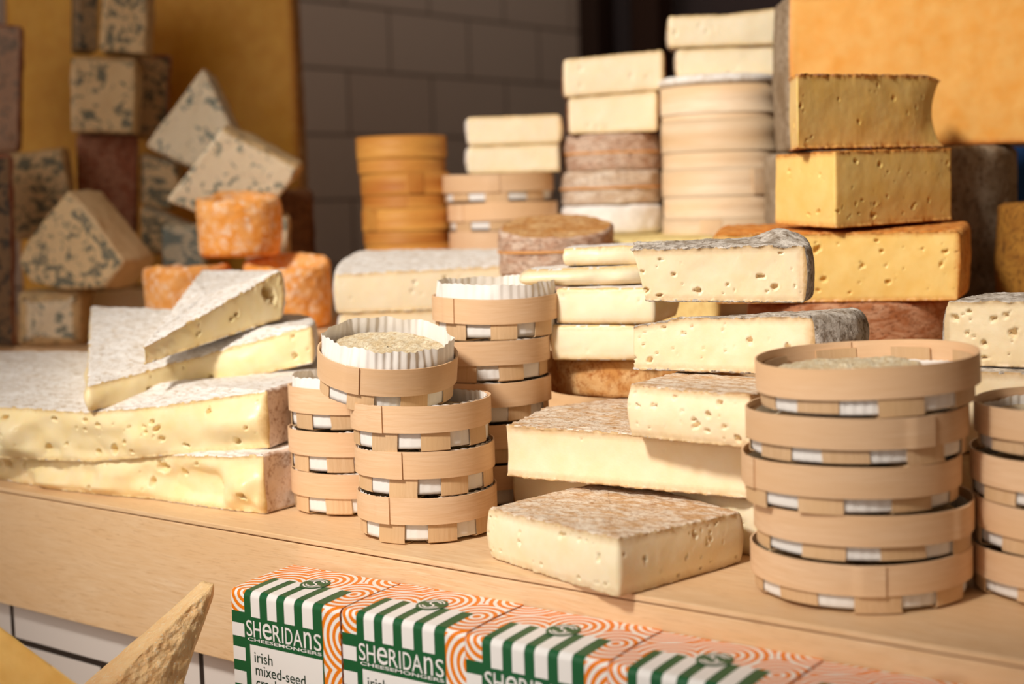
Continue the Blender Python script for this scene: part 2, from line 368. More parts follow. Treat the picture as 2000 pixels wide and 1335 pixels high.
    paste_f = np.where(side, (fk[fc] < .5) & (em > 0), np.where(isb, cap_bot == 'c', cap_top == 'c'))
    # distance under the rind
    dr = np.full(N, 1.0)
    if (fk > .5).any():
        ra = arc[fk > .5]; dd = np.abs(arc[:, None]-ra[None]); dd = np.minimum(dd, tot-dd); dr = dd.min(1)
    ez = 1.0+0*zz
    if cap_top == 'r': ez = np.minimum(ez, hgt-zz)
    if cap_bot == 'r': ez = np.minimum(ez, zz)
    es = np.minimum(ez, dr[None]); ecap = np.full((len(f), N), 1.0)
    Ea = np.concatenate([ecap if cap_bot == 'c' else ecap*0, es, ecap if cap_top == 'c' else ecap*0]).ravel()
    loc = V.mean(0); loc[2] = V[:, 2].min()
    if M is None:
        root = thing(name, label, cat, loc, group)
    else:
        root = thing(name, label, cat, (0, 0, 0), group); root.matrix_world = M; loc = np.zeros(3)
    def part(nm, sel, mt):
        Fs = F[sel]
        if len(Fs) == 0: return
        us, inv = np.unique(Fs, return_inverse=True)
        o = make_mesh(nm, V[us], inv.reshape(Fs.shape), mt, root, loc, attrs={'edge': Ea[us]}); return o
    part('paste', paste_f, paste)
    if rind_side is not None:
        part('rind', ~paste_f & ~(side & (fk[fc] > .5)), rind); part('side_rind', ~paste_f & side & (fk[fc] > .5), rind_side)
    else: part('rind', ~paste_f, rind)
    return root
def circle(cx, cy, R, z0, z1, k=8):
    C = [(cx+R*math.cos(2*PI*i/k), cy+R*math.sin(2*PI*i/k), z0, z1) for i in range(k)]
    sg = R*(1-math.cos(PI/k)); return C, [('r', sg)]*k
def wp(px, py, z, zt): p = W(px, py, z); return (p[0], p[1], z, zt)
def dp(px, dep, z, zt): p = PZ(px, dep, z); return (p[0], p[1], z, zt)
def quad_back(a, b, depth, za=None, ta=None, skew=0.0):
    """two further corners behind the front corners a, b, away from the viewer"""
    a, b = np.array(a), np.array(b); t = (b-a)[:2]; L = np.linalg.norm(t); nrm = np.array([-t[1], t[0]])/L
    if nrm@(a[:2]-CAM[:2]) < 0: nrm = -nrm
    o = nrm*depth+t/L*skew
    return (b[0]+o[0], b[1]+o[1], b[2], b[3]), (a[0]+o[0], a[1]+o[1], a[2], a[3])
# ================================================================== SETTING
TILE_W, TILE_H = .286, .1455
wl = make_mesh('wall_left', *box_mesh((-1.80, -1.2, -.95), (-1.73, 2.70, 2.6)), tile_mat('wall_tiles', lin(236, 218, 202), lin(228, 208, 192), lin(150, 132, 118), TILE_W, TILE_H, (1, 2), (-1.607+TILE_W*6, -.5755+TILE_H*12)), smooth=False)
struct(wl)
struct(box('wall_back', (-1.80, 2.72, -.95), (1.55, 2.8, 2.6), flat('charcoal_plaster', lin(96, 84, 84), .8)))
struct(box('floor', (-1.80, -3.0, -1.0), (1.55, 2.8, -.95), flat('grey_floor', lin(120, 112, 104), .6)))
struct(box('trim_1', (-1.73, 2.50, -.95), (-1.665, 2.58, 2.2), flat('dark_brown_wood', lin(58, 38, 28), .6), bevel=.004))
struct(box('trim_2', (-1.655, 2.56, -.95), (-1.60, 2.66, 2.2), flat('dark_slate_paint', lin(66, 58, 60), .6), bevel=.004))
struct(box('trim_3', (-1.585, 2.54, -.95), (-1.50, 2.62, 2.2), flat('dark_brown_wood_post', lin(62, 38, 26), .6), bevel=.004))
struct(box('trim_4', (-1.49, 2.58, .52), (.6, 2.66, .70), flat('brown_wood_rail', lin(64, 42, 32), .6), bevel=.004))
struct(make_mesh('wall_counter', *box_mesh((-1.72, .02, -.95), (1.44, .06, -.1215)), tile_mat('counter_tiles', lin(226, 218, 212), lin(220, 212, 206), lin(46, 38, 34), .30, .15, (0, 2), (.681+.30*4+.15, .166+.15*12)), smooth=False))
struct(box('wall_right_unseen', (1.45, -3.0, -.95), (1.55, 2.8, 2.6), flat('dark_brown_plaster', lin(150, 130, 114), .8)))  # unseen, added to block ambient light from the right; tone set for bounce
struct(box('ceiling_unseen', (-1.80, -3.0, 2.6), (1.55, 2.8, 2.7), flat('dim_ceiling_paint', lin(196, 180, 164), .8)))  # unseen, added so ambient light enters only from the front and left
ct = thing('display_counter', 'long pale plywood counter shelf with deep front board under the cheeses', 'counter', (0, 0, -.13))
box('top_board', (-1.71, -.0005, -.0042), (1.44, 1.38, 0), PLY, ct, .0008, (0, 0, -.13))
box('front_panel', (-1.71, 0, -.1205), (1.44, .0185, -.0054), PLY, ct, .0008, (0, 0, -.13))
struct(box('trim_5', (-1.72, -.45, -.235), (1.44, .019, -.20), flat('lower_ledge_paint', lin(170, 150, 130), .6), bevel=.002))
# stepped riser behind, an L in plan
RP = [(-.925, .315), (-.45, .315), (-.45, .445), (.95, .445), (.95, 1.36), (-.925, 1.36)]
RV = [(x, y, .0004) for x, y in RP]+[(x, y, .1195) for x, y in RP]
RF = [tuple(range(5, -1, -1)), tuple(range(6, 12))]+[(i, (i+1) % 6, (i+1) % 6+6, i+6) for i in range(6)]
tag(make_mesh('display_step', RV, RF, PLY, smooth=False), 'wooden step at the back of the counter under the rear stacks', 'step')
tag(box('display_step', (-1.69, .315, .0004), (-.9255, 1.36, .0950), PLY, None, .0008), 'lower wooden step under the dim pile of blue cheeses', 'step')
# ================================================================== CRACKER BOXES
def text_mesh(name, s, x0, x1, z0, z1, m, parent, place, bold=.0, spacing=1.0):
    cu = bpy.data.curves.new(name, 'FONT'); cu.body = s; cu.size = 1; cu.offset = bold; cu.resolution_u = 4; cu.space_character = spacing; cu.space_line = .95
    o = bpy.data.objects.new(name, cu); S_.collection.objects.link(o)
    bpy.context.view_layer.update(); me = bpy.data.meshes.new_from_object(o.evaluated_get(bpy.context.evaluated_depsgraph_get()))
    bpy.data.objects.remove(o); V = np.array([v.co for v in me.vertices]); lo, hi = V.min(0), V.max(0)
    V[:, 0] = x0+(V[:, 0]-lo[0])/(hi[0]-lo[0])*(x1-x0); V[:, 1] = z0+(V[:, 1]-lo[1])/(hi[1]-lo[1])*(z1-z0)
    F = [tuple(p.vertices) for p in me.polygons]; bpy.data.meshes.remove(me)
    return make_mesh(name, np.array([place(x, y) for x, y in V[:, :2]]), F, m, parent, smooth=False)
CW, CD, CH = .1165, .0690, .178
def carton_profile():
    p = [(0, 0), (0, CH*.5), (0, CH-.0085)]
    for a in np.linspace(10, 68, 6): p.append((.0052*(1-math.cos(math.radians(a))), CH-.0085+.0052*math.sin(math.radians(a))))
    y0, z0 = p[-1]
    for u in np.linspace(.08, 1, 14): p.append((y0+(CD-y0)*u, z0+(CH-z0)*(1-(1-u)**2.1)))
    return np.array(p)
CP = carton_profile(); CS = np.concatenate([[0], np.cumsum(np.linalg.norm(np.diff(CP, axis=0), axis=1))])
FOLD = CS[2]+.003                                             # arc length of the front top fold
def on_carton(x, s, off=.00025):
    i = min(max(np.searchsorted(CS, s)-1, 0), len(CS)-2); t = (s-CS[i])/(CS[i+1]-CS[i]); p = CP[i]*(1-t)+CP[i+1]*t
    d = CP[i+1]-CP[i]; d = d/np.linalg.norm(d); return (x, p[0]-d[1]*off, p[1]+d[0]*off)
def make_carton(label):
    r = thing('cracker_box', label, 'box', (0, 0, 0), 'striped cracker boxes in front of the counter')
    n = len(CP); V = [(0, *p) for p in CP]+[(CW, *p) for p in CP]; uv = [(0, s) for s in CS]+[(CW, s) for s in CS]; F = []
    for i in range(n-1): F.append((i, n+i, n+i+1, i+1))
    b = len(V); V += [(0, *p) for p in CP]+[(0, CD, 0)]; uv += [(-p[0]-.01, p[1]+.03) for p in CP]+[(-CD-.01, .03)]; F.append(tuple(range(b, b+n+1)))
    b = len(V); V += [(CW, *p) for p in CP]+[(CW, CD, 0)]; uv += [(CW+p[0]+.013, p[1]+.01) for p in CP]+[(CW+CD+.013, .01)]; F.append(tuple(range(b+n, b-1, -1)))
    b = len(V); V += [(0, CD, 0), (CW, CD, 0), (CW, CD, CH), (0, CD, CH)]; uv += [(0, 0), (CW, 0), (CW, CH), (0, CH)]; F.append((b, b+3, b+2, b+1))
    b = len(V); V += [(0, 0, 0), (CW, 0, 0), (CW, CD, 0), (0, CD, 0)]; uv += [(0, 0), (CW, 0), (CW, CD), (0, CD)]; F.append((b+3, b+2, b+1, b))
    make_mesh('carton', V, F, RINGS, r, uv=uv, smooth=False)
    V, F, MI = [], [], []
    def strip(x0, x1, s0, s1, off, mi):
        ss = sorted({s0, s1} | {s for s in CS if s0 < s < s1})
        for s in ss: V.extend([on_carton(x0, s, off), on_carton(x1, s, off)])
        b = len(V)-2*len(ss)
        for i in range(len(ss)-1): F.append((b+2*i, b+2*i+1, b+2*i+3, b+2*i+2)); MI.append(mi)
    strip(.125*CW, .845*CW, 0, FOLD+.033, .0002, 0); strip(0, .125*CW, 0, FOLD-.0152, .0002, 0)
    for a, b in ((.19, .274), (.344, .432), (.504, .597), (.67, .763)): strip(a*CW, b*CW, FOLD-.0178, FOLD+.033, .0004, 1)
    for k in range(8): strip(.0, .118*CW, FOLD-.0352-.0192*k, FOLD-.0245-.0192*k, .0004, 1)
    strip(.165*CW, .835*CW, .006, FOLD-.0400, .0004, 1)
    make_mesh('printed_label', V, F, [GREEN, WHITE], r, midx=MI, smooth=False)
    pl = lambda x, s: on_carton(x, s, .0006)
    bx = []
    for ch, a, b in (('S', 0, 60), ('H', 72, 148), ('e', 164, 256), ('R', 268, 346), ('I', 358, 372), ('D', 392, 462), ('A', 468, 558), ('n', 572, 646), ('S', 670, 738)):
        bx.append(text_mesh('brand_lettering', ch, (.140+.692*a/738)*CW, (.140+.692*b/738)*CW, FOLD-.0335, FOLD-.0206, WHITE, r, pl, .002))
    VV, FF, k0 = [], [], 0
    for o in bx:
        VV += [tuple(v.co) for v in o.data.vertices]; FF += [tuple(k0+i for i in p.vertices) for p in o.data.polygons]; k0 = len(VV); bpy.data.objects.remove(o)
    make_mesh('brand_lettering', VV, FF, WHITE, r, smooth=False)
    text_mesh('brand_lettering', 'CHEESEMONGERS', .150*CW, .832*CW, FOLD-.0370, FOLD-.0344, WHITE, r, pl, .014, 1.0)
    text_mesh('product_lettering', 'irish', .205*CW, .375*CW, FOLD-.0535, FOLD-.0448, INK, r, pl, .004)
    text_mesh('product_lettering', 'mixed-seed', .21*CW, .675*CW, FOLD-.0636, FOLD-.0549, INK, r, pl, .004)
    text_mesh('product_lettering', 'crackers', .21*CW, .56*CW, FOLD-.0737, FOLD-.0650, INK, r, pl, .004)
    text_mesh('product_lettering', 'made in', .21*CW, .36*CW, FOLD-.0790, FOLD-.0757, INK, r, pl, .01)
    sc = FOLD+.0345; xc = .50*CW; V = [on_carton(xc, sc, .0007)]; F = []; MI = []
    for k in range(32): V.append(on_carton(xc+.0120*math.cos(k*PI/16), sc+.0120*math.sin(k*PI/16), .0007))
    for k in range(32): F.append((0, 1+k, 1+(k+1) % 32)); MI.append(0)
    def band(pts, w):
        b = len(V)
        for (x, y), nxt, prv in zip(pts, pts[1:]+[pts[-1]], [pts[0]]+pts[:-1]):
            dx, dy = nxt[0]-prv[0], nxt[1]-prv[1]; L = math.hypot(dx, dy)
            for sg in (1, -1): V.append(on_carton(xc+x-dy/L*w*sg, sc+y+dx/L*w*sg, .0010))
        for i in range(len(pts)-1): F.append((b+2*i, b+2*i+1, b+2*i+3, b+2*i+2)); MI.append(1)
    arc = lambda cx, cy, R, a0, a1: [(cx+R*math.cos(math.radians(a)), cy+R*math.sin(math.radians(a))) for a in np.linspace(a0, a1, 14)]
    band(arc(0, .0034, .0034, 20, 270)+arc(0, -.0034, .0034, 90, -160)[1:], .00075)
    for R in (.0068, .0092): band(arc(0, 0, R, 30, 160), .0006); band(arc(0, 0, R, 210, 340), .0006)
    make_mesh('emblem', V, F, [GREEN, WHITE], r, midx=MI, smooth=False)
    return r
c0 = make_carton('')
CXS = [-.222, -.104, .0155, .1345, .2535, .3725]
CLB = ['end cracker box of the row, next to the hard cheese, whole printed label showing',
       'second cracker box from the hard cheese, one line of its white panel showing',
       'third cracker box from the hard cheese, below the lone square piece of cheese',
       'fourth cracker box from the hard cheese, only its striped top in view',
       'fifth cracker box from the hard cheese, below the stack of large baskets',
       'sixth cracker box from the hard cheese, only a bit of ring-patterned top showing']
for i, x in enumerate(CXS):
    c = c0 if i == 0 else copy_tree(c0)
    c.location = (x, -.0715-(.004 if i == 0 else 0), -.1995); c['label'] = CLB[i]
    if i == 0: c.rotation_euler = (0, 0, math.radians(1.6))
# ================================================================== HARD CHEESE IN FRONT
def rock(name, label, pts, m, rough_dir, amp, seed):
    import bmesh
    bm = bmesh.new()
    for p in pts: bm.verts.new(p)
    bmesh.ops.convex_hull(bm, input=bm.verts); bmesh.ops.delete(bm, geom=[v for v in bm.verts if not v.link_faces], context='VERTS')
    bmesh.ops.subdivide_edges(bm, edges=bm.edges, cuts=55, use_grid_fill=True); bmesh.ops.triangulate(bm, faces=bm.faces); bm.normal_update()
    V = np.array([v.co for v in bm.verts]); N = np.array([v.normal for v in bm.verts]); F = np.array([[v.index for v in f.verts] for f in bm.faces]) if not bm.verts.index_update() else 0
    bm.free(); w = np.clip(N@np.array(rough_dir), 0, 1)**1.5
    V = V+N*(fbm(V, 26, 3, seed)*.0016+fbm(V, 170, 3, seed+1)*amp*w+ridge(V, 120, 2, seed+2)*amp*.6*w+fbm(V, 130, 2, seed+4)*.0005)[:, None]
    o = make_mesh(name, V, F, m, None, (0, 0, 0), attrs={'edge': np.ones(len(V))}); return tag(o, label, 'cheese', 'chunks of hard cheese')
def D_(px, py, dep): return CAM+ray(px, py)*dep
lo_ = lambda p: (p[0], p[1], -.1996)
t1, t2, t3 = D_(396, 1136, 1.185), D_(417, 1139, 1.165), D_(417, 1158, 1.175)
q1, q2, q3, q4 = D_(40, 1440, 1.13), D_(108, 1440, 1.09), D_(248, 1440, 1.11), D_(200, 1440, 1.17)
rock('hard_cheese_wedge', 'pointed wedge of pale hard cheese with a crumbly side, beside the cracker boxes', [t1, t2, t3, q1, q2, q3, q4, lo_(q1), lo_(q2), lo_(q3), lo_(q4)], P_PARM, (.85, -.5, 0), .0022, 3)
a1, a2, a3, a4 = D_(-170, 1094, 1.06), D_(252, 1412, 1.0), D_(-170, 1500, 1.0), D_(235, 1500, .97)
bk = lambda p, k=.06: p+np.array([-.62, .78, -.75])*k
rock('hard_cheese_chunk', 'golden smooth-faced chunk of hard cheese at the bottom corner beside the pointed wedge', [a1, a2, lo_(a1), lo_(a2), bk(a1), bk(a2, .03), lo_(bk(a1))], paste_mat('aged_golden_paste', lin(238, 190, 106), lin(230, 176, 88), lin(206, 160, 92), .004, .5), (-1, 0, 0), .001, 9)
# ================================================================== BASKETS
def basket(label, R, H, bandh, paper_h, cheese_h, seed, group, kind='cheese_basket'):
    rs = np.random.default_rng(seed); r = thing(kind, label, 'basket', (0, 0, 0), group)
    # band: one veneer strip with an overlapping end
    n = 150; over = .22; th = np.linspace(0, 2*PI+over, n); ov = np.where(th > 2*PI, 1.0, 0.0)*.0013
    rad = R+np.where(th > 2*PI-.06, .0014*sstep(2*PI-.06, 2*PI, th), 0)+.0006*np.sin(2*th+seed)
    z0, z1 = H-bandh, H; thick = .0012; V = []; uv = []
    for rr_, zz_, vv in ((0, z0, 0), (0, z1, bandh), (-thick, z1, bandh), (-thick, z0, 0)):
        q = rad+rr_; dz = .0005*np.sin(3*th+seed)*(1 if zz_ == z1 else .6)
        V.append(np.stack([q*np.cos(th), q*np.sin(th), zz_+dz], 1)); uv.append(np.stack([th*R*1.0, np.full(n, vv)+seed*.13], 1))
    F = []
    for j in range(4):
        a, b = j*n, ((j+1) % 4)*n
        for i in range(n-1): F.append((a+i, a+i+1, b+i+1, b+i))
    F += [(0, n, 2*n, 3*n), (n-1, 4*n-1, 3*n-1, 2*n-1)]
    o = make_mesh('band', np.concatenate(V), F, V_BAND, r, uv=np.concatenate(uv)); sm = o.modifiers.new('edges', 'EDGE_SPLIT'); sm.split_angle = .7
    # strips crossing underneath and rising inside the band
    w = .0118*R/.0585*1.0; kk = 7
    for s in range(4):
        f0 = s*PI/4+rs.uniform(-.05, .05)+.2; rho = R-.0020-.0003*s; zb = .0002+.0009*s; V = []; uv = []
        path = [(1, H-.004-.002*rs.random()), (1, H-bandh), (1, .004), (1, zb+.0008), (.97, zb), (.5, zb), (-.5, zb), (-.97, zb), (-1, zb+.0008), (-1, .004), (-1, H-bandh), (-1, H-.005)]
        ws = np.linspace(-w, w, kk); pos = 0
        for pi, (k_, z_) in enumerate(path):
            ll = np.sqrt(rho**2-ws**2)*k_; pos += .012
            sk = rs.uniform(-.0006, .0006)
            V += [(l*math.cos(f0)-(q+sk)*math.sin(f0), l*math.sin(f0)+(q+sk)*math.cos(f0), z_) for l, q in zip(ll, ws)]; uv += [(pos, q+s*.1) for q in ws]
        F = [(a*kk+b, a*kk+b+1, (a+1)*kk+b+1, (a+1)*kk+b) for a in range(len(path)-1) for b in range(kk-1)]
        o = make_mesh('base_strip', V, F, V_STRIP, r, uv=uv, smooth=False); sd = o.modifiers.new('thickness', 'SOLIDIFY'); sd.thickness = .0008; sd.offset = 0
    # pleated paper cup
    n = 420; th = np.arange(n)*2*PI/n; pl = int(46*R/.0585); ph = th*pl/(2*PI)+.6*np.interp(th, np.linspace(0, 2*PI, 17), rs.uniform(-1, 1, 17), period=2*PI)
    tri = .5+.5*np.sin(2*PI*ph)*(.75+.25*np.cos(2*PI*ph)); amp = np.interp(th, np.linspace(0, 2*PI, 20), rs.uniform(.4, 1.3, 20), period=2*PI)
    rows = []; zs = np.linspace(.0032, paper_h, 14); top = np.interp(th, np.linspace(0, 2*PI, 26), rs.uniform(-1, .6, 26), period=2*PI)*.0018+tri*.0009
    rp = R-.0031
    for z in zs:
        k = (z-zs[0])/(zs[-1]-zs[0]); lift = max(0, (z-H)/.014)
        q = rp-(.0002+.0021*tri*amp*(.14+.40*k))-.002*lift*(1-k*.3)+(.0016*np.sin(5*th+seed)+.0012*np.sin(11*th+seed*2))*k*lift
        q = q-.0004*(1-k)**4
        rows.append(np.stack([q*np.cos(th), q*np.sin(th), z+top*k], 1))
    rows = [rows[0]*[.9, .9, 1], rows[0]*[.5, .5, 1]][::-1]+rows
    Vp = np.concatenate(rows); o = make_mesh('paper_liner', Vp, grid_faces(len(rows), n), PAPER, r)
    # the cheese inside
    n = 90; th = np.arange(n)*2*PI/n; Rc = R-.0085; rows = []
    for q, z in [(Rc*.9, .006), (Rc, .010), (Rc, cheese_h-.005), (Rc*.985, cheese_h-.002), (Rc*.955, cheese_h-.0004)]+[(Rc*f, cheese_h) for f in np.linspace(.92, .02, 26)]:
        rows.append(np.stack([q*np.cos(th), q*np.sin(th), np.full(n, z)], 1))
    Vc = np.concatenate(rows); wz = (Vc[:, 2] > cheese_h-.003)
    Vc[:, 2] += wz*(ridge(Vc*[1, 1.7, 1], 130, 3, seed)*.0013-.0006+fbm(Vc, 30, 2, seed)*.0012)
    make_mesh('cheese', Vc, grid_faces(len(rows), n), C_TOP, r)
    return r
def place(o, p, yaw=0, tilt_to=(0, 0), label=None):
    """tilt_to: horizontal vector towards which the basket leans, length = angle in degrees"""
    M = Matrix.Rotation(yaw, 4, 'Z'); a = math.hypot(*tilt_to)
    if a > 1e-6: M = Matrix.Rotation(math.radians(a), 4, Vector((-tilt_to[1], tilt_to[0], 0)).normalized()) @ M
    o.matrix_world = Matrix.Translation(Vector(p)) @ M
    if label: o['label'] = label
R1, H1, PT1 = .0585, .0376, .0368
G1 = 'small wooden strip baskets of paper-wrapped cheese'; G2 = 'large wooden strip baskets at the end of the counter'
u0, v0 = UV_(835)
def stack(px, dep, n, first_used, proto, labels, yaw0, jig, R=R1, pitch=PT1, z0=.0004):
    base = PZ(px, dep, z0); out = []
    for i in range(n):
        o = proto if not first_used[0] else copy_tree(proto); first_used[0] = True
        j = u0[:2]*jig[i][0]+v0[:2]*jig[i][1]; tl = jig[i][2] if len(jig[i]) > 2 else (0, 0)
        place(o, (base[0]+j[0], base[1]+j[1], base[2]+i*pitch), yaw0+jig[i][0]*300+i*.37, tl, labels[i]); out.append(o)
    return out
pa = basket('', R1, H1, .0214, H1-.0004, H1-.0105, 1, G1); ua = [False]
ang = lambda px: math.atan2(-UV_(px)[1][1], -UV_(px)[1][0])    # yaw that turns a mark towards the viewer
m_ = stack(839, 1.237, 3, ua, pa, ['small strip basket at the foot of the front stack, standing on bare plywood', 'middle small basket of the front stack, its veneer seam a little off centre', 'third small basket up in the front stack, creamy cheese showing behind ragged paper'],
           ang(833)-.45, [(-.001, 0), (-.0015, 0), (-.0035, -.001)])
l_ = stack(695, 1.350, 2, ua, pa, ['small basket at the foot of the short stack next to the brie slabs', 'middle small basket of the short stack next to the brie slabs'], ang(702)+.5, [(.002, 0), (.001, 0), (-.001, 0)])
b_ = stack(954, 1.368, 4, ua, pa, ['lowest small basket of the rear stack, in shadow behind the large cheese slab', 'second basket of the rear stack, dark in the gap beside the large cheese slab', 'third basket up in the rear stack, just above the large cheese slab', 'fourth basket of the rear stack, directly beneath its topmost tall-papered basket'], ang(947)+.1, [(.001, 0), (.001, 0), (.001, 0), (.002, 0)])
pt = basket('', R1, H1, .0222, H1+.0135, H1+.0015, 5, G1)
v1 = UV_(757)[1]; u1 = UV_(757)[0]
tl = -v1*11.0+u1*4.0; place(pt, PZ(755, 1.250, .1130), ang(757)-.62, (tl[0], tl[1]), 'tilted small basket leaning across two stacks, white pleated paper ringing a pale wrinkled cheese')
pb = basket('', R1, H1, .0222, H1+.0120, H1-.001, 8, G1)
tl = -v0*1.6+u0*.5; place(pb, PZ(970, 1.368, .1485), ang(970)-.9, (tl[0], tl[1]), 'topmost basket of the rear stack, tall white pleated paper standing above its pale band')
ps = copy_tree(pb); place(ps, PZ(693, 1.350, .0004+2*PT1), ang(700)+1.2, (0, 0), 'top small basket of the short stack next to the brie, under the tilted basket')
for ch in ps.children: ch.scale = (1, 1, .94) if ch.name.startswith('paper') else (1, 1, 1)
R2, H2, PT2 = .0735, .0324, .0314
pc = basket('', R2, H2, .0200, H2-.006, H2-.0105, 11, G2); uc = [False]
n_ = stack(1683, 1.018, 5, uc, pc, ['large basket at the foot of the near stack, standing on the plywood', 'second large basket of the near stack, counting up from the counter', 'middle large basket of the near stack, pushed out of line to one side', 'fourth large basket of the near stack, just beneath the open top one', 'top large basket of the near stack, tipped so the white cheese inside shows'],
           ang(1683)+.3, [(-.001, 0), (.001, 0), (-.0075, 0, tuple((u0*.2)[:2])), (-.003, 0, tuple((-u0*.5)[:2])), (.005, 0, tuple((-u0*2.3-v0*1.0)[:2]))], R2, PT2)
k_ = stack(2118, 1.0, 4, uc, pc, ['large basket at the foot of the stack cut off by the frame', 'second large basket up in the stack cut off by the frame', 'third large basket up in the stack cut off by the frame', 'top large basket of the stack cut off by the frame, round cheese showing inside'],
           ang(2000)+.9, [(0, 0), (.001, 0), (-.001, 0), (.003, 0)], R2, PT2)
bpy.context.view_layer.update()
n_[4].location.z += .002
for ch in n_[4].children:                                     # the top cheese has shrunk to one side of its basket
    if ch.name.startswith('cheese'):
        q = n_[4].matrix_world.to_3x3().inverted() @ Vector((-u0[0]*.013-v0[0]*.004, -u0[1]*.013-v0[1]*.004, 0)); ch.scale = (.76, .76, 1.14); ch.location = (q.x, q.y, 0)
    if ch.name.startswith('paper'): ch.scale = (1, 1, .72)
# ================================================================== BRIE, FRONT OF THE COUNTER
GB = 'slabs and wedges of white-rinded soft cheese'
slab('brie_slab', 'oozing slab of white-rinded soft cheese lying directly on the plywood', 'cheese',
     [wp(-75, 922, .0004, .027), wp(100, 954, .0004, .031), wp(298, 974, .0004, .043), wp(520, 1004, .0004, .0535), (-.352, .27, .0004, .057), (-.95, .13, .0004, .05)],
     [('c', 0), ('c', .002), ('c', .003), ('r', .006), ('r', .01), ('c', 0)], P_BRIE, R_BRIE, GB, .0013, .0032, rr=.003, rc=.0012, bulge_r=-.002, bulge_c=.001, wob=.0011, wrinkle=.0010, wr_s=60,
     holes=44, hole_r=(.0012, .0062), seed=3, ooze=.020, rind_side=R_BRIE_SIDE, lip=.001)
slab('brie_slab', 'second slab of white-rinded soft cheese, bubbly cut face sagging over the lowest slab', 'cheese',
     [wp(-75, 893, .0275, .083), wp(178, 902, .0325, .0815), wp(330, 889, .0440, .092), wp(525, 875, .0545, .1075), (-.402, .295, .0580, .1150), (-.95, .14, .0510, .1120)],
     [('c', -.002), ('c', .002), ('c', .001), ('r', .004), ('r', .01), ('c', 0)], P_BRIE, R_BRIE, GB, .0013, .0032, rr=.003, rc=.0012, bulge_r=-.001, bulge_c=.005, wob=.0010, wrinkle=.0010, wr_s=60,
     holes=70, hole_r=(.0010, .0048), seed=8, ooze=.015, rind_side=R_BRIE_SIDE, lip=.001)
slab('brie_wedge', 'broad flat wedge of white-rinded soft cheese lying on the two big slabs', 'cheese',
     [wp(175, 803, .0835, .1080), wp(345, 768, .0905, .1215), dp(613, 1.46, .1174, .1552), dp(597, 1.62, .1270, .1540), dp(182, 1.72, .1260, .1640)],
     [('c', .002), ('c', -.002), ('r', .006), ('c', 0), ('c', 0)], P_BRIE, R_BRIE, GB, .0014, .003, rr=.003, rc=.0012, bulge_c=.003, wob=.0008, wrinkle=.0011, wr_s=70, holes=26, hole_r=(.001, .004), seed=11, ooze=.0035, lip=.001)
w1, w2 = wp(282, 712, .1275, .1440), dp(553, 1.52, .1580, .2066); WH = lambda t: (w1[0]*(1-t)+w2[0]*t, w1[1]*(1-t)+w2[1]*t)
slab('brie_wedge', 'narrow pointed white-rinded wedge topping the brie pile, one large hollow in its cut face', 'cheese',
     [wp(282, 712, .1275, .1440), dp(553, 1.52, .1580, .2066), dp(528, 1.66, .1620, .2015), dp(398, 1.735, .1690, .2010)],
     [('c', -.001), ('r', .004), ('c', 0), ('c', 0)], P_BRIE, R_BRIE, GB, .0014, .003, rr=.003, rc=.001, bulge_c=-.001, wob=.0005, wrinkle=.0011, wr_s=80, holes=10, hole_r=(.0008, .002),
     hole_list=[(WH(.90), .66, .0105, .75, -.6), (WH(.93), .50, .006, .6, -.4), (WH(.66), .50, .0040, .40, .2), (WH(.62), .46, .0030, .40, .1), (WH(.40), .45, .0016, .8, 0)], seed=14, lip=.001)
# ================================================================== FIRM CHEESES IN THE MIDDLE
GT = 'cut pieces of firm grey-rinded cheese'; GS = 'large pale cut slabs in the middle of the counter'
slab('cheese_slab', 'square piece of pale cheese with dusty tan rind, alone at the counter edge', 'cheese',
     [(-.044, .0295, .0004, .0392), (.105, -.0145, .0004, .0418), (.1255, .1145, .0004, .0385), (-.026, .160, .0004, .0400)], [('c', .002), ('c', .001), ('r', .008), ('r', .003)],
     P_PALE, R_TAN, GS, .0011, .0026, rr=.006, rc=.002, bulge_r=.003, bulge_c=.0025, wob=.0006, wrinkle=.0009, wr_s=70, wr_stretch=(1, 1.8, 1), holes=70, hole_r=(.0006, .0026), seed=21, lip=.0008)
slab('cheese_slab', 'lower long pale slab, mostly hidden behind the square piece of cheese', 'cheese',
     [wp(1005, 1000, .0004, .0445), (.131, .136, .0004, .0445), (.215, .300, .0004, .0445), (-.105, .345, .0004, .0445)], [('c', .002), ('c', 0), ('r', 0), ('r', 0)],
     P_PALE, R_TAN, GS, .0022, .004, bulge_c=.001, holes=8, seed=22)
slab('cheese_slab', 'upper long smooth pale slab with a tan rind, behind the square piece', 'cheese',
     [wp(990, 930, .0455, .0880), wp(1480, 975, .0455, .0885), (.218, .150, .0455, .0885), (.220, .330, .0455, .0885), (-.085, .345, .0455, .0885), (-.122, .206, .0455, .0885)],
     [('c', 0), ('c', 0), ('r', 0), ('r', 0), ('r', 0), ('c', -.002)], P_TOMME, R_TAN, GS, .0014, .003, rr=.003, rc=.0012, bulge_c=-.0015, wob=.0007, wrinkle=.0010, wr_s=70, wr_stretch=(1, 2, 1), holes=16, hole_r=(.0006, .0022), seed=24, lip=.001)
a, b = wp(1236, 852, .0895, .1295), wp(1466, 876, .0895, .1285); c, d = quad_back(a, b, .085, skew=-.014)
slab('tomme_piece', 'lowest of three stacked holed tomme pieces, set on the long tan-rinded slab', 'cheese', [a, b, c, d], [('c', .002), ('c', 0), ('r', .004), ('c', .001)],
     P_TOMME, R_TAN, GT, .0011, .0026, rr=.004, rc=.002, bulge_c=.0038, wob=.0010, wrinkle=.0008, holes=70, hole_r=(.0007, .0036), seed=31, lip=.0011)
a, b = wp(1240, 722, .1310, .1665), wp(1588, 735, .1310, .1770); c, d = quad_back(a, b, .088, skew=.010)
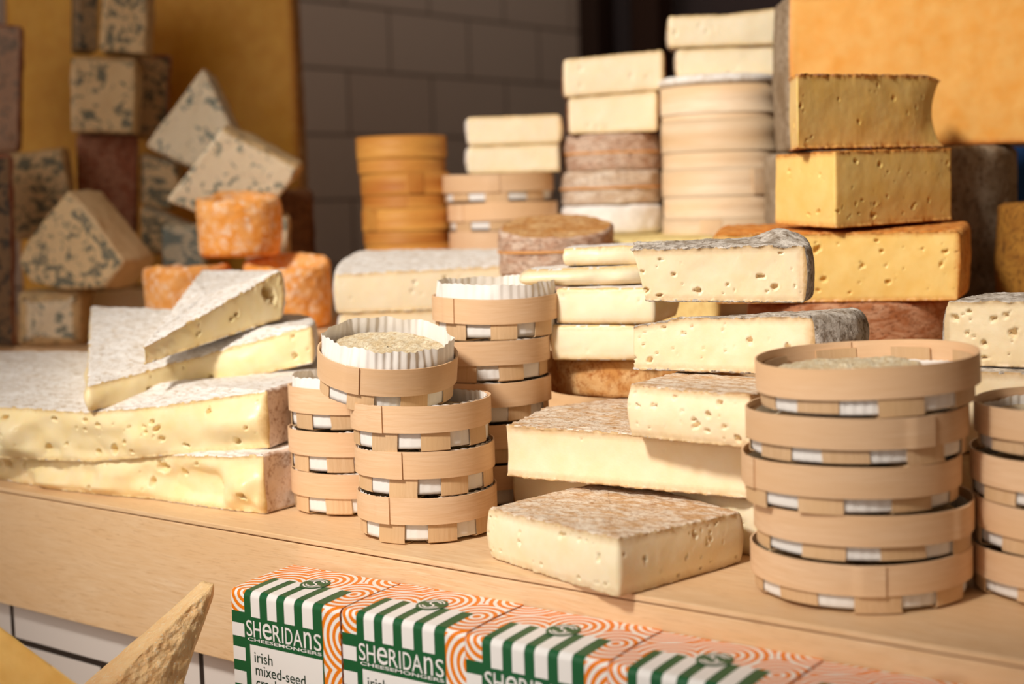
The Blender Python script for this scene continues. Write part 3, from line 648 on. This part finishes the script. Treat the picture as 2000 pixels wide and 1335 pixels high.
slab('tomme_piece', 'middle of three stacked tomme pieces, its grey side curving round at one end', 'cheese', [a, (a[0]*.72+b[0]*.28, a[1]*.72+b[1]*.28, .131, .1750), b, c, d], [('c', .001), ('c', .001), ('r', .008), ('r', .004), ('c', 0)],
     P_TOMME, R_GREY, GT, .0011, .0024, rr=.008, rc=.0012, bulge_r=.005, bulge_c=.001, wob=.0010, wrinkle=.0012, wr_s=75, holes=48, hole_r=(.0006, .0034), seed=33, lip=.0012, flat_bottom=False, rind_t=.0016)
a, b = wp(1262, 589, .1835, .2275), wp(1572, 592, .1800, .2285); c, d = quad_back(a, b, .080, skew=-.004)
uu, vv = UV_(1400); A0 = np.array(a)
def t1_bump(r):
    q = (r[..., 0]-A0[0])*uu[0]+(r[..., 1]-A0[1])*uu[1]; w = (r[..., 0]-A0[0])*vv[0]+(r[..., 1]-A0[1])*vv[1]
    return .0085*np.exp(-((q-.112)/.016)**2-((w-.050)/.030)**2)-.0045*np.exp(-((q-.118)/.012)**2-((w-.006)/.016)**2)+.0035*sstep(.01, .05, w)
def t1_warp(r):
    q = (r[..., 0]-A0[0])*uu[0]+(r[..., 1]-A0[1])*uu[1]; k = sstep(.10, .0, q)*(r[..., 2]-.183)/.045*.0105
    r = r.copy(); r[..., :2] -= k[..., None]*uu[:2]; return r
slab('tomme_piece', 'topmost of three stacked tomme pieces, its grey rind curling up at one corner', 'cheese', [a, b, c, d], [('c', .001), ('r', .007), ('r', .003), ('c', 0)],
     P_TOMME, R_GREY, GT, .0010, .0022, rr=.006, rc=.0010, bulge_r=.004, bulge_c=-.0005, wob=.0008, wrinkle=.0013, wr_s=80, wr_stretch=(1.6, 1, 1), holes=52, hole_r=(.0006, .0036), seed=35, lip=.0012, flat_bottom=False, rind_t=.0016, top_bump=t1_bump, warp=t1_warp)
# creamy pieces behind, on a brown wheel
cw = PZ(1240, 1.43, .09); C_, E_ = circle(cw[0], cw[1], .087, .0890, .1240)
slab('cheese_round', 'flat amber-brown wheel under the pile of creamy pale pieces', 'cheese', C_, E_, P_SOFT, R_AMBER, None, .0026, rr=.004, bulge_r=.002, seed=41)
GC = 'creamy soft pieces piled on the amber wheel'
for i, (x0, x1, py, zb, zt, lab, sd, oz) in enumerate([
        (1078, 1262, 703, .1250, .1570, 'lowest creamy soft piece, lying straight on the amber wheel', 51, .004), (1088, 1278, 632, .1578, .1900, 'second creamy soft piece above the amber wheel, smooth and thick', 52, .003)]):
    a, b = wp(x0, py, zb, zt), wp(x1, py, zb, zt); c, d = quad_back(a, b, .085)
    slab('soft_cheese_piece', lab, 'cheese', [a, b, c, d], [('c', .003), ('c', 0), ('r', 0), ('c', 0)], P_SOFT, R_BRIE, GC, .0018, .0035, rr=.003, rc=.0025, bulge_c=.003, wob=.0009, holes=8, hole_r=(.0008, .002), seed=sd, ooze=oz)
a, b = dp(1034, 1.372, .1908, .2065), dp(1268, 1.36, .1908, .2085); c, d = quad_back(a, b, .075)
slab('soft_cheese_piece', 'thin runny piece of creamy cheese bulging forward, third in the creamy pile', 'cheese', [a, b, c, d], [('c', .010), ('c', 0), ('r', 0), ('c', .004)], P_SOFT, R_BRIE, GC, .0018, .0035, rr=.003, rc=.005, bulge_c=.004, wob=.0014, holes=4, seed=54, ooze=.008)
a, b = dp(1102, 1.372, .2090, .2250), dp(1290, 1.36, .2090, .2270); c, d = quad_back(a, b, .080)
slab('soft_cheese_piece', 'topmost creamy soft piece with a pale grey rind, beside the curled tomme', 'cheese', [a, b, c, d], [('c', .002), ('c', 0), ('r', 0), ('c', .001)], P_SOFT, R_BRIE, GC, .0018, .0035, rr=.002, rc=.001, bulge_c=.002, wob=.0014, holes=5, seed=56, ooze=.003)
# ================================================================== RIGHT HAND PILES
a, b = wp(1846, 713, .1340, .1835), wp(2110, 722, .1340, .1860); c, d = quad_back(a, b, .10)
GR = 'holed pale pieces behind the large baskets'
slab('tomme_piece', 'holed ivory cheese piece with grey top rind, above the large baskets', 'cheese', [a, b, c, d], [('c', .001), ('c', 0), ('r', 0), ('r', .004)],
     paste_mat('ivory_paste', lin(240, 222, 186), lin(230, 206, 164), lin(190, 156, 110)), R_GREY, GR, .0012, .0026, rr=.008, rc=.0014, bulge_r=.004, wob=.0008, wrinkle=.0010, holes=48, hole_r=(.001, .0034), seed=61, lip=.001)
a2, b2 = wp(1868, 882, .0722, .1330), wp(2120, 890, .0722, .1330); c, d = quad_back(a2, b2, .10)
slab('tomme_piece', 'second ivory piece from the top, seen in the gap beside the large baskets', 'cheese', [a2, b2, c, d], [('c', .001), ('c', 0), ('r', 0), ('r', .004)], P_TOMME, R_GREY, GR, .002, .004, rr=.006, holes=12, seed=62)
a3, b3 = wp(1876, 1065, .0004, .0715), wp(2120, 1070, .0004, .0715); c, d = quad_back(a3, b3, .10)
slab('tomme_piece', 'lowest ivory piece, in shadow at counter level behind the large baskets', 'cheese', [a3, b3, c, d], [('c', .001), ('c', 0), ('r', 0), ('r', .004)], P_TOMME, R_GREY, GR, .003, .005, rr=.006, seed=63)
cw = PZ(1662, 1.535, .12); C_, E_ = circle(cw[0], cw[1], .105, .1199, .1615, 9)
slab('cheese_round', 'flat reddish-brown wheel carrying the pile of yellow cheeses', 'cheese', C_, E_, P_YEL, R_BROWN, None, .0024, rr=.006, bulge_r=.002, wob=.0006, seed=65)
GY = 'yellow cut cheeses piled on the brown wheel'
slab('yellow_cheese_half', 'large yellow half cheese with holes and an orange rind, lowest of the yellow pile', 'cheese',
     [dp(1395, 1.47, .1625, .2310), dp(1874, 1.42, .1625, .2290), dp(1890, 1.56, .1625, .2355), dp(1415, 1.60, .1625, .2375)], [('c', .001), ('r', .004), ('r', .01), ('r', .004)],
     P_YEL, R_ORANGE, GY, .0012, .0026, rr=.007, rc=.001, bulge_r=.002, bulge_c=.001, wob=.0007, wrinkle=.0010, holes=60, hole_r=(.0006, .0036), seed=67, lip=.0012)
slab('yellow_cheese_piece', 'middle yellow piece standing corner-on, one cut face lit and the other shaded', 'cheese',
     [dp(1514, 1.515, .2385, .3080), dp(1632, 1.425, .2345, .3080), dp(1860, 1.525, .2375, .3100), dp(1735, 1.61, .2390, .3090)], [('c', .001), ('c', .001), ('r', .004), ('r', .004)],
     P_YEL, R_ORANGE, GY, .0011, .0026, rr=.004, rc=.001, bulge_c=.0012, bulge_r=-.003, wob=.0006, wrinkle=.0008, holes=44, hole_r=(.0008, .0034), seed=71, lip=.001)
def y1_bump(r):
    q = (r[..., 0]-Y0[0])*uy[0]+(r[..., 1]-Y0[1])*uy[1]; return .0065*sstep(.150, .168, q)-.0060*np.exp(-((q-.143)/.012)**2)
def y1_warp(r):
    q = (r[..., 0]-Y0[0])*uy[0]+(r[..., 1]-Y0[1])*uy[1]; t = np.clip((r[..., 2]-.3125)/.0745, 0, 1)
    k = sstep(.105, .166, q)*(.0065-.0190*np.sin(PI*t)**.8); r = r.copy(); r[..., :2] += k[..., None]*uy[:2]; return r
uy, _v = UV_(1700); Y0 = dp(1558, 1.44, .31, .31)
slab('yellow_cheese_piece', 'topmost yellow piece, rippled rind and two bulging lips at one end', 'cheese',
     [dp(1546, 1.52, .3115, .3835), dp(1558, 1.440, .3115, .3835), dp(1836, 1.56, .3125, .3870), dp(1800, 1.635, .3125, .3870)], [('c', .001), ('c', .001), ('r', .002), ('r', .004)],
     P_YEL, R_BROWN, GY, .0011, .0024, rr=.006, rc=.001, bulge_c=.0005, bulge_r=-.004, wob=.0008, wrinkle=.0014, wr_s=110, wr_stretch=(2, 2, 1), holes=26, hole_r=(.0010, .0040), seed=73, lip=.0016, warp=y1_warp, top_bump=y1_bump, flat_bottom=False)
cw = PZ(1738, 1.805, .12); C_, E_ = circle(cw[0], cw[1], .1465, .1199, .3165, 12)
slab('cheese_drum', 'tall stone-grey drum of cheese with a mottled dry rind, carrying the big orange block', 'cheese', C_, E_, P_GOLD, R_STONE, None, .0040, rr=.010, bulge_r=.001, wob=.0010, seed=75)
slab('orange_cheese_block', 'huge deep-orange block of cheese standing on the grey drum, running out of frame', 'cheese',
     [dp(1545, 1.70, .3180, .4925), dp(2120, 1.685, .3180, .4925), dp(2130, 1.86, .3180, .4925), dp(1516, 1.815, .3180, .4925)], [('c', .002), ('c', 0), ('r', 0), ('r', .002)],
     P_ORANGE, R_STONE, None, .0030, .004, rr=.003, rc=.002, wob=.0006, seed=77)
cw = PZ(2046, 1.60, .12); C_, E_ = circle(cw[0], cw[1], .052, .1199, .2520)
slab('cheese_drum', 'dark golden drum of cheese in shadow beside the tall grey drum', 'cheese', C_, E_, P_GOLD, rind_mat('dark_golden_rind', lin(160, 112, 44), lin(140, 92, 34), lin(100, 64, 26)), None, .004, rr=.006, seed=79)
p0 = PZ(1960, 2.10, .12); ux, vx = UV_(1960)
V = []
for zz in (.1199, .345):
    for a, b in ((0, 0), (.22, 0), (.22, .06), (0, .06)): q = p0+ux*a+vx*b; V.append((q[0], q[1], zz))
o = make_mesh('blue_backdrop', V, [(3, 2, 1, 0), (4, 5, 6, 7)]+[(i, (i+1) % 4, (i+1) % 4+4, i+4) for i in range(4)], flat('dark_blue_surface', lin(16, 70, 130), .5), None, smooth=False)  # plain box standing in for an unidentified dark blue thing behind the drum
bv = o.modifiers.new('bevel', 'BEVEL'); bv.width = .006; bv.segments = 2
tag(o, 'plain dark blue crate glimpsed in the gap behind the grey drum', 'backdrop')
# ================================================================== MIDDLE BACKGROUND, ON THE STEP
a, b = dp(658, 1.665, .1505, .1950), dp(983, 1.69, .1505, .1975)
GH = 'halves of white-rinded cheese behind the basket stacks'
slab('brie_half', 'upper of two ivory half cheeses behind the baskets, white-topped', 'cheese', [a, b, dp(985, 1.80, .1505, .2130), dp(700, 1.83, .1505, .2150)], [('c', .002), ('c', 0), ('r', .03), ('r', .008)],
     P_SOFT, R_BRIE, GH, .0018, .0034, rr=.004, rc=.001, bulge_r=.003, bulge_c=.001, wob=.0006, wrinkle=.0010, holes=12, hole_r=(.0008, .0026), seed=81, lip=.001)
a, b = dp(664, 1.668, .1200, .1498), dp(960, 1.69, .1200, .1498)
slab('brie_half', 'lower of two ivory half cheeses behind the baskets, showing as a pale strip', 'cheese', [a, b, dp(970, 1.80, .1200, .1498), dp(705, 1.82, .1200, .1498)], [('c', .002), ('c', 0), ('r', .02), ('r', .006)], P_SOFT, R_BRIE, GH, .0026, .004, holes=6, seed=82)
def langres(label, px, dep, z0, h, seed, R=.0535, lean=0.0):
    p = PZ(px, dep, z0); n = 130; th = np.arange(n)*2*PI/n; rows = []
    prof = [(.0, 0), (.80, 0), (.90, .004), (.945, .02), (.965, h*.45), (.985, h*.7), (1.0, h*.86), (.985, h*.95), (.93, h*.992), (.85, h), (.72, h*.97), (.60, h*.88), (.48, h*.78), (.3, h*.72), (.01, h*.70)]
    f = np.interp(np.linspace(0, len(prof)-1, 64), np.arange(len(prof)), [q[0] for q in prof]); g = np.interp(np.linspace(0, len(prof)-1, 64), np.arange(len(prof)), [q[1] for q in prof])
    for a_, b_ in zip(f, g): rows.append(np.stack([R*a_*np.cos(th), R*a_*np.sin(th), np.full(n, b_)], 1))
    V = np.concatenate(rows); rr = np.linalg.norm(V[:, :2], axis=1)[:, None]+1e-6; dirv = np.concatenate([V[:, :2]/rr, np.zeros((len(V), 1))], 1)
    k = fbm(V, 28, 3, seed)*.0036+ridge(V*[1, 1, 2.2], 70, 3, seed+1)*.0013
    V = V+dirv*(k*np.clip(rr[:, 0]/R, 0, 1))[:, None]; V[:, 2] += np.where(V[:, 2] > h*.6, fbm(V, 40, 3, seed+2)*.0055, 0)
    u_, v_ = UV_(px); V[:, 2] += lean*(V@v_)*np.clip(V[:, 2]/h, 0, 1)
    o = make_mesh('orange_cheese', V+p, grid_faces(64, n), R_LANGRES, None, p); return tag(o, label, 'cheese', 'small orange drum cheeses with sunken tops')
langres('orange drum cheese at the foot of the trio, beside the blue cheeses', 372, 1.875, .1201, .081, 1)
langres('orange drum cheese at the foot of the trio, beside the white-topped half', 566, 1.870, .1201, .084, 2, .0545, .16)
langres('sunken-topped orange drum cheese perched on top of two others', 470, 1.885, .2105, .076, 3, .0535, .13)
def ring(name, R0, R1, z0, z1, m, parent, n=96, seam=0.0):
    th = np.arange(n)*2*PI/n; rows = []
    for r_, z_ in ((R0, z0), (R1, z0), (R1, z0), (R1+.0003, (z0+z1)/2), (R1, z1), (R1, z1), (R0, z1), (R0, z0)): rows.append(np.stack([r_*np.cos(th), r_*np.sin(th), np.full(n, z_)], 1))
    V = np.concatenate(rows); uv = np.concatenate([np.stack([th*R1, np.full(n, k_)], 1) for k_ in (0, .002, .002, (z1-z0)/2, z1-z0, z1-z0, z1-z0+.002, 0)])
    return make_mesh(name, V, grid_faces(8, n), m, parent, uv=uv)
def disc(name, R, z0, z1, m, parent, n=96):
    th = np.arange(n)*2*PI/n; V = np.concatenate([np.stack([r_*np.cos(th), r_*np.sin(th), np.full(n, z_)], 1) for r_, z_ in ((.0001, z0), (R, z0), (R, z1), (.0001, z1))])
    uv = V[:, :2]; o = make_mesh(name, V, grid_faces(4, n), m, parent, uv=uv, smooth=False); return o
def round_box(label, p, R, h, split, m, group, yaw=0):
    r = thing('round_wooden_box', label, 'box', p, group); r.rotation_euler = (0, 0, yaw)
    ring('box_base', R-.004, R-.0014, 0, h*split, m, r); disc('box_bottom', R-.004, 0, .002, m, r)
    l = ring('lid', R-.0014, R, h*split+.0004, h, m, r); disc('lid_top', R-.0014, h-.002, h-.0001, m, l)
    th = np.linspace(0, .35, 14); V = np.concatenate([np.stack([(R+.0003+k)*np.cos(th), (R+.0003+k)*np.sin(th), np.full(14, z)], 1) for k, z in ((0, h*split+.001), (.0009, h*split+.001), (.0009, h-.0008), (0, h-.0008))])
    F = [(a_*14+i, a_*14+i+1, ((a_+1) % 4)*14+i+1, ((a_+1) % 4)*14+i) for a_ in range(4) for i in range(13)]+[(0, 14, 28, 42), (55, 41, 27, 13)]
    make_mesh('lid_seam', V, F, m, l, uv=[(i % 14*.004, i//14*.01) for i in range(56)], smooth=False); return r
bp = PZ(800, 2.05, .1199); HL = ['honey-coloured round wooden box on the step, bottom of the tall stack', 'second honey-coloured round box up in the tall stack', 'middle honey-coloured round box of the tall stack', 'honey-coloured round box just beneath the topmost one', 'topmost honey-coloured round box of the tall stack, standing against the dark tiles']
z = .1199
for i, (h, j) in enumerate([(.0485, .005), (.0485, .004), (.0480, .001), (.0480, .001), (.0490, -.003)]):
    uu, vv = UV_(800); q = bp+uu*j; round_box(HL[i], (q[0], q[1], z), .0610, h-.0005, .38, V_HONEY, 'honey-coloured round boxes', i*1.1+2.2); z += h
rp = PZ(1412, 1.935, .1199)
RL = ['pale round wooden box on the step, hidden foot of the wide stack', 'fourth pale round box from the top of the wide stack', 'third pale round box from the top of the wide stack', 'second pale round box from the top of the wide stack', 'top pale round box of the wide stack, a mouldy white cheese lying on it']
z = .1199
for i, (h, sp) in enumerate([(.0605, .4), (.0605, .4), (.0620, .45), (.0600, .36), (.0440, .2)]):
    round_box(RL[i], (rp[0], rp[1], z), .0755, h-.0005, sp, V_PALE, 'pale round wooden boxes', 4.0+i*.9); z += h
C_, E_ = circle(rp[0], rp[1], .0755, z, z+.0125)
slab('cheese_round', 'thin white-moulded disc of cheese on the top of the wide box stack', 'cheese', C_, E_, P_SOFT, R_BRIE, None, .003, rr=.004, seed=91)
z += .0130
GQ = 'cut pieces on the very top of the background stacks'
slab('pale_cheese_piece', 'lower pale piece of two, lying on the white-moulded disc above the wide box stack', 'cheese', [dp(1322, 1.90, z, z+.0360), dp(1545, 1.90, z, z+.0375), dp(1540, 1.99, z, z+.0375), dp(1330, 1.99, z, z+.0360)], [('c', .001), ('c', 0), ('r', 0), ('r', .002)], P_SOFT, R_TAN, GQ, .0028, .004, wob=.001, bulge_r=.002, holes=8, hole_r=(.001, .003), seed=93)
z += .0385
slab('pale_cheese_piece', 'uppermost pale piece above the wide box stack, next to the orange block', 'cheese', [dp(1306, 1.895, z, z+.0400), dp(1420, 1.892, z, z+.0385), dp(1528, 1.89, z, z+.0455), dp(1526, 1.98, z, z+.0455), dp(1312, 1.98, z, z+.0400)], [('c', 0), ('c', 0), ('c', 0), ('r', 0), ('r', .002)], P_SOFT, R_TAN, GQ, .0028, .004, wob=.001, bulge_r=.002, bulge_c=.0015, holes=10, hole_r=(.001, .004), seed=94)
# baskets in the background
bb = PZ(985, 2.0, .1201); GBB = 'large baskets in the background'
BL = ['large basket at the foot of the background basket stack, on the step', 'second large basket up in the background stack', 'third large basket down from the top in the background stack', 'second large basket from the top of the background stack', 'top large basket of the background stack, two cheese pieces lying on it']
for i in range(5):
    o = copy_tree(pc); o['group'] = GBB; uu, vv = UV_(985)
    for ch in o.children: ch.scale = (1, 1, 1.16)
    j = (.003, 0, .004, .002, -.003)[i]; place(o, bb+uu*j+np.array([0, 0, i*.0370]), 2.0+i*.8, (0, 0), BL[i])
z = .1201+4*.0370+.0330*1.16+.0008
slab('pale_cheese_piece', 'lower piece of two small pale cheeses on the background baskets', 'cheese', [dp(914, 1.95, z, z+.0355), dp(1092, 1.95, z, z+.0360), dp(1090, 2.04, z, z+.0360), dp(918, 2.04, z, z+.0355)], [('c', .001), ('c', 0), ('r', 0), ('r', .002)], P_SOFT, R_BRIE, GQ, .0028, .004, wob=.001, bulge_r=.003, seed=95)
z += .0370
slab('pale_cheese_piece', 'upper piece of two small pale cheeses on the background baskets', 'cheese', [dp(913, 1.95, z, z+.0365), dp(1097, 1.95, z, z+.0370), dp(1092, 2.04, z, z+.0370), dp(918, 2.04, z, z+.0365)], [('c', .001), ('r', 0), ('r', 0), ('r', .002)], P_SOFT, R_BRIE, GQ, .0028, .004, wob=.001, bulge_r=.003, seed=96)
# bark-wrapped cheeses
def bark(label, p, R, h, mt, seed, group='bark-wrapped round cheeses', top=None, tilt=0.0):
    C_, E_ = circle(p[0], p[1], R, p[2], p[2]+h, 9); v = p[:2]-CAM[:2] if tilt else 0
    if tilt: v = v/np.linalg.norm(v); C_ = [(x, y, a_, b_+tilt*((x-p[0])*v[0]+(y-p[1])*v[1])) for x, y, a_, b_ in C_]
    r = slab('bark_wrapped_cheese', label, 'cheese', C_, E_, P_SOFT, top or C_TOP, group, .0030, rr=.003, bulge_r=.0005, wob=.0014, wob_s=60, wrinkle=.0012, seed=seed, rind_side=mt)
    s = ring('string', R+.0004, R+.0022, h*.46, h*.46+.0028, STRING, r); s.location = (p[0]-r.location[0], p[1]-r.location[1], 0)
    return r
vp = PZ(1090, 1.68, .1200)
bark('lower bark-wrapped cheese, a dark strip under the single amber-topped one', (vp[0], vp[1], .1200), .0600, .0670, R_BARK, 101)
bark('amber-topped bark-wrapped cheese standing behind the creamy pieces', np.array([vp[0], vp[1], .1878]), .0635, .0530, R_BARK, 102, top=R_AMBER, tilt=.20)
slab('cheese_slab', 'low broad pale-yellow cheese half hidden behind the curled tomme, under the wrapped package', 'cheese', [dp(1212, 1.735, .1200, .2215), dp(1402, 1.715, .1200, .2215), dp(1402, 1.815, .1200, .2215), dp(1292, 2.06, .1200, .2215), dp(1100, 2.06, .1200, .2215), dp(1128, 1.80, .1200, .2215)],
     [('r', .002), ('r', 0), ('r', 0), ('r', 0), ('r', 0), ('r', 0)], P_SOFT, rind_mat('pale_yellow_rind', lin(244, 224, 158), lin(236, 210, 140), lin(220, 186, 120)), None, .003, rr=.005, seed=103)
kp = PZ(1196, 1.990, .2220)
C_, E_ = circle(kp[0], kp[1], .0680, .2222, .2610, 7)
tag(slab('wrapped_cheese', 'round cheese in white paper lying under the two bark-wrapped ones', 'cheese', C_, E_, P_SOFT, WRAP, None, .0028, rr=.006, bulge_r=.001, wob=.0016, wob_s=50, wrinkle=.0016, seed=104), 'round cheese in white paper lying under the two bark-wrapped ones', 'cheese')
bark('lower one of the two bark-wrapped cheeses on the white paper package, pale bark', (kp[0], kp[1], .2622), .0672, .0430, R_BARK2, 105)
q = PZ(1197, 1.990, .3058)
bark('upper one of the two bark-wrapped cheeses, right under the cut pieces', (q[0], q[1], .3060), .0665, .0470, R_BARK, 106)
slab('pale_cheese_piece', 'lower pale piece of two, lying on the upper bark-wrapped cheese', 'cheese', [dp(1110, 1.93, .3545, .4000), dp(1286, 1.92, .3545, .4060), dp(1282, 2.00, .3545, .4060), dp(1114, 2.02, .3545, .4000)], [('c', .001), ('r', 0), ('r', 0), ('r', .001)], P_SOFT, R_BROWN, GQ, .0028, .004, wob=.001, bulge_r=.0015, holes=8, hole_r=(.001, .003), seed=107)
slab('pale_cheese_piece', 'upper pale piece of two above the bark-wrapped cheeses, its top slanting', 'cheese', [dp(1101, 1.93, .4022, .4500), dp(1297, 1.92, .4075, .4580), dp(1294, 2.00, .4075, .4580), dp(1106, 2.01, .4022, .4500)], [('c', .001), ('r', .002), ('r', 0), ('r', .001)], P_SOFT, R_BROWN, GQ, .0028, .004, wob=.001, bulge_r=.0015, bulge_c=.001, holes=8, hole_r=(.001, .003), seed=108)
# ================================================================== BLUE CHEESES
GBL = 'pieces of blue-veined cheese in the dim corner pile'
R_CREAM = rind_mat('smooth_cream_rind', lin(238, 210, 166), lin(230, 200, 154), lin(216, 184, 138), 18, 60, .4, .7, .3)
def facing(name, label, poly, dep, thick, kinds, paste, rind, seed, yaw=0, pitch=0, cap='c', res=.0034, rr=.004, group=GBL):
    cx = sum(p[0] for p in poly)/len(poly); cy = sum(p[1] for p in poly)/len(poly); o = D_(cx, cy, dep); u, v = UV_(cx)
    M = Matrix.Identity(4)
    for i in range(3): M[i][0], M[i][1], M[i][2], M[i][3] = u[i], (0, 0, 1)[i], -v[i], o[i]
    M = M @ Matrix.Rotation(math.radians(yaw), 4, 'Y') @ Matrix.Rotation(math.radians(pitch), 4, 'X')
    A = np.array(M.to_3x3()); C_ = []
    for x, y in poly[::-1]:
        d = ray(x, y); p = CAM+d*(((o-CAM)@A[:, 2])/(d@A[:, 2])); q = (p-o)@A; C_.append((q[0], q[1], -thick, 0.0))
    kk = kinds[:len(poly)][::-1]; kk = kk[1:]+kk[:1]
    return slab(name, label, 'cheese', C_, [(q, 0) for q in kk], paste, rind, group, res, res*1.3, rr=rr, rc=.003, bulge_r=.002, wob=.0012, wrinkle=.0008, seed=seed, cap_top=cap, cap_bot='r', M=M)
facing('blue_cheese_wedge', 'blue-veined wedge leaning with its point up against the golden block', [(398, 128), (455, 250), (440, 318), (372, 325), (284, 284)], 2.10, .070, 'ccccc', B_PASTE, B_RIND, 111, -14, -6)
facing('blue_cheese_wedge', 'large blue-veined wedge lying across the front of the pile above the orange cheeses', [(432, 248), (586, 326), (572, 352), (535, 398), (404, 424), (324, 392)], 1.985, .065, 'rrcccc', B_PASTE, B_RIND, 112, -8, 8)
facing('blue_cheese_block', 'square heavily veined block standing in the middle of the dim pile', [(137, 110), (268, 113), (264, 262), (138, 258)], 2.12, .10, 'rrcc', B_PASTE_D, B_RIND, 113, -6)
facing('blue_cheese_block', 'brownish blue cheese block tucked behind the square veined one', [(262, 110), (336, 108), (326, 270), (260, 266)], 2.24, .08, 'rrcc', B_PASTE_D, R_RED, 114, 4)
facing('blue_cheese_block', 'veined block on top of the dim pile, cut off by the frame', [(199, -40), (294, -40), (287, 106), (194, 99)], 2.13, .08, 'rrcc', B_PASTE_D, B_RIND, 115, -6)
facing('blue_cheese_block', 'dark shaded blue block beside the topmost veined one', [(150, -40), (198, -40), (192, 100), (150, 96)], 2.17, .07, 'rrcc', blue_mat('shade_toned_veined_paste', lin(170, 140, 104), lin(150, 122, 88), lin(60, 68, 62), .67), B_RIND, 116, 8)  # darker copy of the veined paste, shade put into its colours
facing('blue_cheese_block', 'tilted grey-veined block at the edge of the frame, above the big wedge', [(7, 300), (126, 287), (146, 452), (28, 470)], 2.09, .08, 'rrcc', B_PASTE_D, B_RIND, 117, -6)
facing('blue_cheese_wedge', 'big blue cheese wedge with a smooth pale side, lying aslant near the frame edge', [(134, 371), (246, 512), (204, 563), (120, 566), (58, 552), (34, 512), (52, 470)], 1.965, .085, 'rrccccc', B_PASTE_D, R_CREAM, 118, -30, 0)
facing('blue_cheese_block', 'greyish blue block wedged under the two leaning wedges', [(275, 300), (345, 318), (352, 372), (330, 410), (275, 398)], 2.20, .08, 'rcccr', B_PASTE_D, B_RIND_G, 119, -10)
facing('blue_cheese_block', 'brownish piece between the big wedge and the orange cheeses', [(278, 402), (362, 438), (378, 462), (302, 500), (275, 480), (275, 405)], 2.15, .07, 'rrcccc', B_PASTE_D, B_RIND_G, 120, -10)
facing('blue_cheese_block', 'grey-blue block right behind the orange drum cheeses', [(318, 442), (400, 440), (400, 642), (318, 642)], 2.06, .06, 'rrcc', blue_mat('grey_blue_paste', lin(196, 184, 160), lin(176, 168, 146), lin(84, 104, 104), .66), B_RIND_G, 121, -4)
facing('blue_cheese_block', 'cream block showing as a thin strip behind the topmost orange cheese', [(480, 418), (566, 420), (562, 508), (480, 508)], 2.02, .05, 'rrcc', B_PASTE, B_RIND, 126, 0)
facing('blue_cheese_round', 'small mottled round blue cheese standing at the bottom of the dim pile', [(34, 572), (158, 568), (158, 674), (34, 677)], 1.985, .075, 'rrrr', B_PASTE, B_RIND, 122, -16, 0, 'c', .0034, .012)
facing('blue_cheese_block', 'plain pale slab between the mottled round and the orange cheeses', [(176, 563), (288, 560), (286, 660), (176, 661)], 2.085, .06, 'rrcc', P_SOFT, B_RIND, 123, 0)
facing('blue_cheese_round', 'pinkish-grey rinded cheese at the upper frame edge', [(-60, 46), (44, 50), (40, 296), (-60, 296)], 2.14, .08, 'rrcc', blue_mat('pinkish_paste', lin(196, 160, 134), lin(176, 140, 118), lin(130, 120, 110), .72), R_RED, 124, 0)
facing('blue_cheese_block', 'dark veined piece at the lower frame edge beside the mottled round', [(-60, 302), (24, 302), (30, 677), (-60, 678)], 1.98, .06, 'rrcc', blue_mat('dim_toned_veined_paste', lin(150, 120, 88), lin(130, 104, 78), lin(50, 56, 56), .66), R_RED, 125, 0)  # veined paste with the dimness of the corner put into its colours
facing('cheese_round', 'rough reddish-brown cheese under the square veined block', [(150, 264), (268, 264), (262, 645), (155, 645)], 2.18, .08, 'rrcc', R_RED, R_RED, 127, 0, group='')
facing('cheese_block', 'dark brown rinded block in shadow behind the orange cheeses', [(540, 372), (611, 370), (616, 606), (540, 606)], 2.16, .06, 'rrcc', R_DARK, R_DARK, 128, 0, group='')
slab('golden_cheese', 'huge upright golden cheese with a smooth face behind the blue cheeses', 'cheese', [dp(48, 2.42, .1199, .66), dp(598, 2.34, .1199, .66), dp(606, 2.44, .1199, .66), dp(50, 2.52, .1199, .66)], [('c', .002), ('r', .003), ('r', 0), ('r', 0)], P_GOLD, R_AMBER, None, .005, .006, rr=.006, wob=.001, seed=131)
